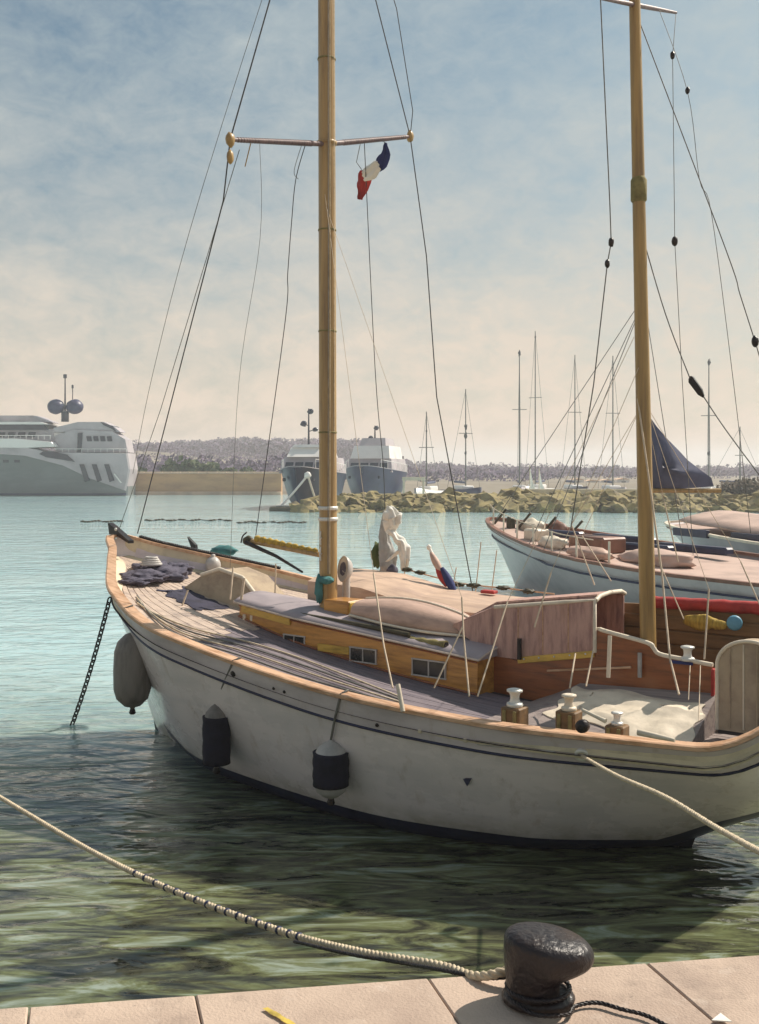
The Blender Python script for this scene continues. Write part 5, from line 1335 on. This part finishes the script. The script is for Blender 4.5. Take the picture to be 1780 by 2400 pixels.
# tan harbour wall with its coping and bushes
wa, wb = PZ(318, 1160, 0), PZ(660, 1160, 0)
hw = thing('harbour_wall', (wa + wb) / 2, 'tan stone harbour wall with a pale coping, left of the navy yachts', 'wall')
mb = MB(); c_ = (wa + wb) / 2; hh_ = 3.45
mb.box((0, 1.0, hh_ / 2 - 0.5), ((wb - wa).length, 2.0, hh_ + 1.0), bev=0.05); mb.build('wall_face', M_WALLTAN, hw)
nb_ = 16
for i in range(nb_):
    w_ = (wb - wa).length / nb_
    mb = MB(); mb.box((-(wb - wa).length / 2 + w_ * (i + 0.5), 0.95, hh_ + 0.16), (w_ - 0.05, 2.3, 0.3), bev=0.05); mb.build('coping_stone', M_WALLCAP, hw)
mb = MB(); mb.box((0, -0.15, 0.1), ((wb - wa).length, 0.5, 0.9), bev=0.1); mb.build('plinth', M_WALLCAP, hw)
def bush(x, y, z, w_, h_, label, seed):
    rn = random.Random(seed); root = thing('bush', (x, y, z), label, 'bush', 0, 'bushes on the harbour wall')
    m_ = MB()
    for _ in range(420):
        d = Vector((rn.gauss(0, 1), rn.gauss(0, 1), abs(rn.gauss(0, 1)))).normalized() * rn.uniform(0.4, 1.0)
        k_ = 1 + 0.4 * mnoise.noise(d * 2.5 + Vector((seed, 0, 0)))
        p = Vector((d.x * w_ * k_, d.y * w_ * 0.7 * k_, d.z * h_ * k_)); s_ = 0.16 * h_ * rn.uniform(.6, 1.5)
        u_ = Vector((rn.uniform(-1, 1), rn.uniform(-1, 1), rn.uniform(-1, 1))).normalized(); q_ = u_.orthogonal().normalized()
        m_.add([p + u_ * s_, p + q_ * s_, p - u_ * s_, p - q_ * s_], [[0, 1, 2, 3]])
    m_.build('foliage', M_BUSH, root)
    m_ = MB()
    for k_ in range(5): m_.tube([(0, 0, 0), (rn.uniform(-.4, .4) * w_, rn.uniform(-.3, .3) * w_, h_ * 0.6)], 0.06, 5)
    m_.build('stem', M_TRUNK, root)
for k, (u, w_, h_, lb) in enumerate(((330, 1.2, 1.2, 'small green bush at the left end of the harbour wall'), (400, 1.9, 2.2, 'green bush on the wall, second from its left end'), (445, 2.4, 2.7, 'tallest dark green bush in the middle of the harbour wall'),
        (492, 2.0, 2.1, 'green bush just right of the tallest one on the wall'), (538, 1.6, 1.2, 'low green bush on the wall, second from the navy yacht'), (580, 1.5, 1.1, 'low green bush on the wall nearest the navy yacht'))):
    bush((u - CU) / FOC * 169.5, 169.5, 3.3, w_, h_, lb, k + 11)

# ------------------------------------------------------------------ grey superyacht at the left
def superyacht():
    Y = 160.0; k = Y / FOC
    O = PW(60, 1161, Y); O.z = 0
    root = thing('motor_yacht', O, 'large grey motor yacht with two radar domes at the left edge', 'motor yacht')
    def L(u, v, dy=0): p = PW(u, v, Y); return Vector((p.x - O.x, dy, p.z))
    def slab(poly, y0, y1, name, m_, bev=0.0):
        m__ = MB(); n_ = len(poly); r0 = [L(u, v, y0) for u, v in poly]
        c = sum(r0, Vector()) / n_
        ra_ = [L(u, v, y0 + 0.25) for u, v in poly]
        rb_ = [c + (p - c) * 0.985 for p in r0]
        rc_ = [L(u, v, y1) for u, v in poly]
        m__.loft([rb_, ra_, rc_], smooth=False); return m__.build(name, m_, root)
    # hull: flared, with the lower body grey green
    slab([(-330, 1063), (-100, 1058), (60, 1068), (150, 1090), (215, 1120), (300, 1140), (300, 1166), (-330, 1166)], 0.0, 5.0, 'hull', M_YACHTGREY)
    slab([(-330, 1045), (60, 1048), (120, 1060), (300, 1062), (306, 1100), (296, 1150), (215, 1122), (150, 1091), (60, 1068), (-100, 1058), (-330, 1062)], -0.25, 5.1, 'topside', M_YACHTLILAC)
    slab([(-330, 1030), (40, 1028), (125, 1036), (135, 1047), (60, 1050), (-330, 1046)], -0.6, 4.9, 'bulwark', M_YACHTWHITE)
    slab([(-280, 1003), (100, 1003), (140, 1012), (140, 1036), (-280, 1036)], 1.6, 7.5, 'main_deck_house', M_YACHTLILAC)
    slab([(125, 1020), (170, 1006), (262, 1010), (292, 1030), (298, 1060), (125, 1060)], 0.8, 4.8, 'deck_house', M_YACHTLILAC)
    slab([(-280, 992), (95, 992), (108, 1007), (-280, 1007)], 1.2, 7.6, 'bridge_window', M_YGLASS)
    slab([(-290, 988), (90, 988), (112, 994), (-290, 994)], 0.9, 7.9, 'bridge_roof', M_YACHTWHITE)
    slab([(-150, 972), (70, 972), (110, 988), (-150, 988)], 2.0, 7.0, 'flybridge', M_YACHTLILAC)
    slab([(120, 1002), (178, 988), (240, 988), (268, 1002), (280, 1012), (120, 1012)], 1.0, 4.7, 'sun_deck', M_YACHTLILAC)
    slab([(232, 988), (262, 998), (270, 1012), (258, 1004), (240, 996)], 0.8, 4.75, 'dark_visor', M_YGLASS)
    slab([(94, 1064), (104, 1057), (130, 1058), (160, 1066), (178, 1083), (150, 1078), (110, 1072)], -0.42, -0.1, 'dark_port', M_YGLASS)
    slab([(180, 1014), (191, 1014), (188, 1060), (179, 1060)], 0.55, 1.2, 'door_recess', M_YGLASS)
    for u in (188, 217, 246):
        slab([(u, 1088), (u + 11, 1088), (u + 24, 1126), (u + 13, 1130)], -0.40, -0.1, 'window', M_YGLASS)
    slab([(268, 1110), (271, 1110), (288, 1132), (284, 1132)], -0.40, -0.1, 'bright_strip', M_YACHTWHITE)
    for k_, u in enumerate(range(-60, 84, 24)):
        slab([(u, 1012), (u + 17, 1012), (u + 14, 1024), (u - 3, 1024)], 1.45, 1.8, 'window', M_YGLASS)
    for u in (200, 216, 232, 248):
        slab([(u, 1022), (u + 11, 1022), (u + 13, 1034), (u + 2, 1034)], 0.62, 1.0, 'window', M_YGLASS)
    for k_, u in enumerate(range(-70, 60, 26)):
        slab([(u, 1078), (u + 13, 1078), (u + 13, 1084), (u, 1084)], -0.06, 0.2, 'porthole', M_YGLASS)
    m__ = MB(); m__.tube([L(u, 1021, -.4) for u in (-200, -60, 40, 122)], 0.05, 5)
    for u in range(-90, 125, 14): m__.tube([L(u, 1030, -.4), L(u, 1021, -.4)], 0.035, 4)
    m__.build('guard_rail', M_YACHTWHITE, root)
    m__ = MB(); m__.tube([L(u, 1052, -.1) for u in (130, 200, 296)], 0.05, 5)
    for u in range(132, 298, 15): m__.tube([L(u, 1061, -.1), L(u, 1052, -.1)], 0.035, 4)
    m__.build('guard_rail', M_YACHTWHITE, root)
    slab([(-330, 1156), (296, 1156), (296, 1160), (-330, 1160)], -0.30, 0.5, 'waterline_stripe', M_YNAVY2)
    m__ = MB(); m__.box(L(132, 1018, 2.0), (1.6, 1.4, 1.0), bev=0.2); m__.build('life_raft', M_YACHTWHITE, root)
    m__ = MB(); m__.tube([L(137, 986, 3.5), L(137, 962, 3.5)], 0.6, 10); m__.tube([L(137, 965, 3.5), L(137, 872, 3.5)], [0.16, 0.09], 8); m__.box(L(137, 877, 3.5), (0.5, .3, .6)); m__.build('radar_mast', M_YGLASS, root)
    m__ = MB(); m__.tube([L(155, 940, 3.5), L(155, 897, 3.5)], 0.07, 6); m__.box(L(155, 902, 3.5), (0.3, .2, .5)); m__.build('aerial', M_YGLASS, root)
    m__ = MB(); m__.tube([L(112, 962, 3.5), L(162, 962, 3.5)], 0.18, 8); m__.build('mast_yard', M_YACHTLILAC, root)
    for u in (115, 160):
        m__ = MB(); m__.blob(L(u, 950, 3.5), (1.35, 1.25, 1.2), u, 0.06, sub=3); m__.build('radar_dome', M_YNAVY2, root)
    return root
superyacht()

# ------------------------------------------------------------------ navy yachts
def navy_yacht(O, rz, L_, hb, zb_, zm_, hullm, label, tiers, mast=None):
    root = thing('motor_yacht', O, label, 'motor yacht', rz)
    bw, zr = simple_hull(root, L_, hb, zb_, zm_, (hullm, M_YACHTLILAC), 0.45, cap=M_YACHTLILAC, rake=0.12)
    for (x0, x1, w_, z0, z1, m_, nm) in tiers:
        mb = MB(); ins = 0.12 * (x1 - x0)
        b_ = [Vector((x0, -w_, z0)), Vector((x1, -w_, z0)), Vector((x1, w_, z0)), Vector((x0, w_, z0))]
        t_ = [Vector((x0 + ins, -w_ * .88, z1)), Vector((x1, -w_ * .88, z1)), Vector((x1, w_ * .88, z1)), Vector((x0 + ins, w_ * .88, z1))]
        mb.loft([b_, t_], smooth=False); h_ = mb.build(nm, m_, root)
        if nm == 'deck_house':
            nwin = 4
            for i in range(nwin):
                m2 = MB(); zc = (z0 + z1) / 2; yy_ = -w_ * .82 + w_ * 1.64 * (i + .5) / nwin
                m2.box((x0 + ins * 0.5 - 0.05, yy_, zc), (0.1, w_ * 1.64 / nwin * .8, (z1 - z0) * .42), rot=Matrix.Rotation(math.atan2(ins, z1 - z0), 3, 'Y')); m2.build('window', M_YGLASS, h_)
    for sd in (-1, 1):
        mb = MB(); st = [0.12 + 0.80 * i / 10 for i in range(11)]
        mb.tube([(q * L_, sd * (bw(q) - .1), zr(q) + .95) for q in st], 0.035, 5)
        for q in st: mb.tube([(q * L_, sd * (bw(q) - .1), zr(q)), (q * L_, sd * (bw(q) - .1), zr(q) + .95)], 0.03, 4)
        mb.build('guard_rail', M_YACHTWHITE, root)
        mb = MB(); mb.box((0.10 * L_, sd * bw(0.10) * 0.93, zr(.1) * .72), (0.5, 0.25, 0.35), bev=.1); mb.build('anchor_pocket', M_YGLASS, root)
    if mast:
        x, z0, z1 = mast
        mb = MB(); mb.tube([(x, 0, z0), (x, 0, z1)], [0.12, 0.06], 8); mb.build('mast', M_YGLASS, root)
        for dz, dy, s_ in ((-0.3, -0.2, .34), (-1.6, 0.55, .38), (-2.2, -0.7, .30)):
            mb = MB(); mb.blob((x, dy, z1 + dz), (.3, s_, s_ * .8), int(dz * 10), 0.3, sub=2); mb.tube([(x, 0, z1 + dz - .2), (x, dy, z1 + dz)], 0.05, 5); mb.build('radar', M_YGLASS, root)
    return root
O1 = PW(692, 1192, 101.0); O1.z = 0
navy_yacht(O1, R(82), 17, 3.05, 4.3, 3.6, M_YNAVY, 'dark navy yacht seen bow on with crossed white mooring lines, left of the main mast',
    [(3.5, 15, 2.5, 3.6, 5.3, M_YACHTLILAC, 'deck_house'), (4.5, 13, 1.9, 5.3, 6.3, M_YACHTWHITE, 'flybridge'), (5.2, 6.8, 1.5, 6.3, 6.6, M_YACHTWHITE, 'windscreen')], (6.5, 6.3, 10.4))
O2 = PW(848, 1150, 122.0); O2.z = 0
navy_yacht(O2, R(78), 15, 3.7, 4.5, 3.7, M_YNAVY2, 'faded navy yacht with white upper decks, right of the main mast',
    [(3.5, 14, 3.0, 3.7, 5.4, M_YACHTLILAC, 'deck_house'), (4.5, 13, 2.5, 5.4, 7.0, M_YACHTWHITE, 'upper_house'), (6.0, 12, 1.7, 7.0, 8.0, M_YACHTLILAC, 'flybridge')], (7.5, 7.9, 9.6))
for (a_, c_, lb) in (((722, 1113), (646, 1184), 'white mooring line slanting down to the left from the navy bow'), ((722, 1113), (748, 1178), 'white mooring line slanting down to the right from the navy bow')):
    p0, p1 = PW(*a_, 99.6), PZ(c_[0], c_[1] + 14, 0.0)
    mb = MB(); mb.tube(sag(p0, p1, 0.15, 10), 0.11, 6); tag(mb.build('mooring_line', M_YACHTWHITE, base=p0), lb, 'rope')
mb = MB(); p0 = PW(722, 1114, 99.4); mb.blob(p0, (.35, .3, .35), 3, .2, sub=2)
tag(mb.build('float', M_YACHTWHITE, base=p0), 'white float at the bow of the dark navy yacht', 'float')
# floating pontoon boat under the navy bow
q0 = PW(690, 1200, 98.5); q0.z = 0
rt = thing('raft', q0, 'dark low raft floating under the bow of the dark navy yacht', 'raft')
mb = MB(); mb.box((0, 0, 0.18), (4.6, 2.0, 0.5), bev=0.15); mb.build('float_body', M_OLIVE, rt)
mb = MB(); mb.box((0, 0, 0.5), (3.4, 1.6, 0.14), bev=0.05); mb.build('platform', M_GREYCLOTH, rt)
# floating lines of dark buoys on the far water
for (u0, u1, v, lb) in ((345, 545, 1219, 'dark string of small floats on the turquoise water left of the raft'), (555, 720, 1224, 'dark string of small floats on the water in front of the raft'), (195, 290, 1222, 'dark string of small floats at the left behind the bow')):
    n_ = int((u1 - u0) / 7); p0 = PZ(u0, v, 0)
    rt = thing('float_line', p0, lb, 'float line', 0, 'strings of floats on the far water')
    mb = MB(); mb.tube([PZ(u0 + (u1 - u0) * i / n_, v + 1.2 * math.sin(i), 0.03) - p0 for i in range(n_ + 1)], 0.03, 5); mb.build('rope', M_WIRE, rt)
    for i in range(n_):
        if random.random() < 0.3: continue
        mb = MB(); mb.blob(PZ(u0 + (u1 - u0) * i / n_, v + 1.2 * math.sin(i), 0.04) - p0, (0.22, .14, .09), i, .2, sub=1); mb.build('cork', M_OLIVE, rt)

# ------------------------------------------------------------------ sailing boats beyond the breakwater
def far_sailboat(u, vtop, Y, L_, rz, hullm, label, blobs=()):
    O = PW(u, 1105, Y); O.z = 0
    root = thing('sailing_boat', O, label, 'sailboat', rz, 'sailing boats moored beyond the breakwater')
    piv = 0.42 * L_
    def sh(p): return Vector(p)
    mb = MB(); rings = []
    for s in (0, .03, .1, .2, .35, .55, .8, 1.0):
        w_ = 1.5 * min(1, s / .45) ** .6 * (1 - .3 * max(0, (s - .6) / .4)) + .02; z = 1.25 + .5 * max(0, 1 - s / .7) ** 2
        rings.append([Vector((s * L_ - piv, -w_, z)), Vector((s * L_ - piv, -w_ * .9, .5)), Vector((s * L_ - piv + .05 * L_ * (1 - s), -w_ * .4, -.2)), Vector((s * L_ - piv + .05 * L_ * (1 - s), w_ * .4, -.2)), Vector((s * L_ - piv, w_ * .9, .5)), Vector((s * L_ - piv, w_, z))])
    mb.loft(rings); mb.build('hull', hullm, root)
    mb = MB(); mb.box((0.8, 0, 1.6), (3.4, 1.7, .6), bev=.2); mb.build('cabin', M_YACHTWHITE, root)
    zt = EYE + Y / FOC * (1105 - vtop)
    mb = MB(); mb.tube([(0, 0, 1.3), (0, 0, zt)], [0.11, 0.07], 6); mb.build('mast', M_GREYWIRE, root)
    mb = MB(); mb.tube([(0, -1.0, zt * .6), (0, 1.0, zt * .6)], 0.05, 5); mb.build('spreader', M_GREYWIRE, root)
    mb = MB(); mb.tube([(-piv + .2, 0, 1.6), (0, 0, zt - .3)], 0.025, 4); mb.build('forestay', M_GREYWIRE, root)
    mb = MB(); mb.tube([(L_ - piv - .2, 0, 1.3), (0, 0, zt - .1)], 0.025, 4); mb.build('backstay', M_GREYWIRE, root)
    mb = MB(); mb.tube([(0.1, 0, 2.3), (3.6, 0, 2.4)], 0.16, 7); mb.build('boom', M_SAILNAVY, root)
    for (v, r_) in blobs:
        mb = MB(); mb.blob((0.0, 0, EYE + Y / FOC * (1105 - v)), (r_ * .34, r_ * .34, r_ * .7), int(v), .7, sub=2); mb.build('radar_reflector', M_WIRE, root)
    return root
FS = [(1000, 965, 132, 'masthead hidden among the halyards, directly right of the faded navy yacht', ((1010, .3),)),
      (1092, 912, 138, 'far sailboat whose mast carries two dark reflectors, left of the middle of the breakwater', ((1000, .55), (1022, .6), (1062, .4))),
      (1218, 820, 142, 'far sailboat with a tall mast above the white sails on the right shore', ((828, .5),)),
      (1255, 776, 150, 'far sailboat with the tallest mast beyond the breakwater', ((790, .3),)),
      (1348, 832, 146, 'far sailboat moored left of the low white sheds', ()),
      (1437, 834, 140, 'far sailboat directly left of the mizzen mast', ((1118, .3),)),
      (1662, 842, 136, 'far sailboat with a dark masthead, right of the dark blue sail', ((850, .55), (1062, .45))),
      (1735, 1000, 145, 'far sailboat with the shortest mast, beside the brown bushes', ())]
for i, (u, vt, Y, lb, bl) in enumerate(FS):
    far_sailboat(u, vt, Y, 10 + (i % 3), R((70, 110, 85, 60, 100, 95, 75, 120)[i]), (M_YACHTWHITE, M_YNAVY2, M_YACHTLILAC)[i % 3], lb if i else 'far sailboat directly right of the faded navy yacht', bl)
# little white sails close to the shore
for i, (u, v0, v1, lb) in enumerate(((1242, 1094, 1152, 'small white dinghy sail by the shore, left one of the pair'), (1264, 1102, 1150, 'small white dinghy sail by the shore, right one of the pair'))):
    Y = 118.0; p = PW(u, v1, Y); p.z = 0.2
    rt = thing('sailing_dinghy', p, lb, 'dinghy', R(20), 'sailing dinghies by the shore')
    h_ = EYE + Y / FOC * (1105 - v0)
    mb = MB(); mb.prism([(0, 0, 1.2), (0.9, 0, 1.3), (0.45, 0.1, h_ * .55), (0.02, 0, h_)], (0, 0.05, 0)); mb.build('sail', M_WHITE, rt)
    mb = MB(); mb.tube([(0, 0, 0.2), (0, 0, h_)], 0.05, 6); mb.build('mast', M_LINE, rt)
    mb = MB(); mb.blob((0.3, 0, 0.2), (1.8, .6, .35), i, .05, sub=3); mb.build('hull', M_YACHTWHITE, rt)
# low white sheds on the far shore, white gate frame, ochre huts
sh_defs = ((1340, 1372, 1122, 1138), (1374, 1406, 1125, 1139), (1408, 1442, 1124, 1138), (1446, 1478, 1121, 1137))
for i, (u0, u1, v0, v1) in enumerate(sh_defs):
    Y = 205.0; a_, b_ = PW(u0, v1, Y), PW(u1, v0, Y); gz = 1.0
    rt = thing('boat_shed', ((a_.x + b_.x) / 2, Y, gz), ('leftmost', 'second from left', 'third from left', 'rightmost, nearest the mizzen mast')[i] + ' of the low white boat sheds on the far shore', 'shed', 0, 'white boat sheds on the far shore')
    w_ = b_.x - a_.x - 0.3; h_ = b_.z - gz
    mb = MB(); mb.box((0, 2, h_ * .42), (w_, 4, h_ * .84), bev=.03); mb.build('wall', M_YACHTWHITE, rt)
    mb = MB(); mb.prism([(-w_ / 2 - .1, -0.2, h_ * .84), (w_ / 2 + .1, -0.2, h_ * .84), (0, -0.2, h_ * 1.06)], (0, 4.4, 0)); mb.build('roof', M_WALLCAP, rt)
    mb = MB(); mb.box((0, -0.03, h_ * .3), (w_ * .35, .1, h_ * .55), bev=.02); mb.build('door', M_YGLASS, rt)
gp = PW(945, 1135, 120.0); gp.z = 1.0
gt = thing('gate_frame', gp, 'white goal shaped frame at the right of the faded navy yacht', 'frame')
mb = MB(); mb.box((0.1, 0, 0.8), (.25, .25, 2.0), bev=.03); mb.build('post', M_WHITEWALL, gt)
mb = MB(); mb.box((2.4, 0, 0.8), (.25, .25, 2.0), bev=.03); mb.build('post', M_WHITEWALL, gt)
mb = MB(); mb.box((1.25, 0, 1.95), (2.7, .35, .4), bev=.03); mb.build('crossbar', M_WHITEWALL, gt)
# brown shrubs at the right on the breakwater
for i, (u, v, w_, h_, lb) in enumerate(((1705, 1158, 1.5, 1.3, 'brown rounded shrub on the breakwater, left one of three'), (1742, 1158, 1.4, 1.7, 'brown rounded shrub on the breakwater, middle of three'), (1775, 1160, 1.6, 1.6, 'brown rounded shrub on the breakwater, right one of three'))):
    Y = 104.0; p = PW(u, v, Y); rn = random.Random(i + 90); p.z = 1.5
    rt = thing('bush', p, lb, 'bush', 0, 'brown shrubs on the breakwater')
    m_ = MB()
    for _ in range(320):
        d = Vector((rn.gauss(0, 1), rn.gauss(0, 1), abs(rn.gauss(0, 1)))).normalized() * rn.uniform(.5, 1)
        q_ = Vector((d.x * w_, d.y * w_ * .7, d.z * h_)); s_ = rn.uniform(.1, .28); u_ = Vector((rn.uniform(-1, 1), rn.uniform(-1, 1), rn.uniform(-1, 1))).normalized(); z_ = u_.orthogonal().normalized()
        m_.add([q_ + u_ * s_, q_ + z_ * s_, q_ - u_ * s_, q_ - z_ * s_], [[0, 1, 2, 3]])
    m_.build('foliage', M_TRUNK, rt)
    m_ = MB(); m_.tube([(0, 0, 0), (0.1, 0, h_ * .7)], .06, 5); m_.build('stem', M_TRUNK, rt)

# ------------------------------------------------------------------ haze
HAZE = 0.0008
if HAZE:
    hm = bpy.data.materials.new('sea haze'); hm.use_nodes = True
    hn, hl = hm.node_tree.nodes, hm.node_tree.links
    hn.remove(hn['Principled BSDF'])
    pv = hn.new('ShaderNodeVolumePrincipled'); pv.inputs['Color'].default_value = (0.93, 0.92, 0.95, 1); pv.inputs['Density'].default_value = HAZE; pv.inputs['Anisotropy'].default_value = 0.2
    hl.new(pv.outputs[0], hn['Material Output'].inputs['Volume'])
    mb = MB(); mb.box((50, 480, 14), (2000, 1960, 32), bev=0.0001)
    hzo = mb.build('haze', hm); tag(hzo, kind='stuff')
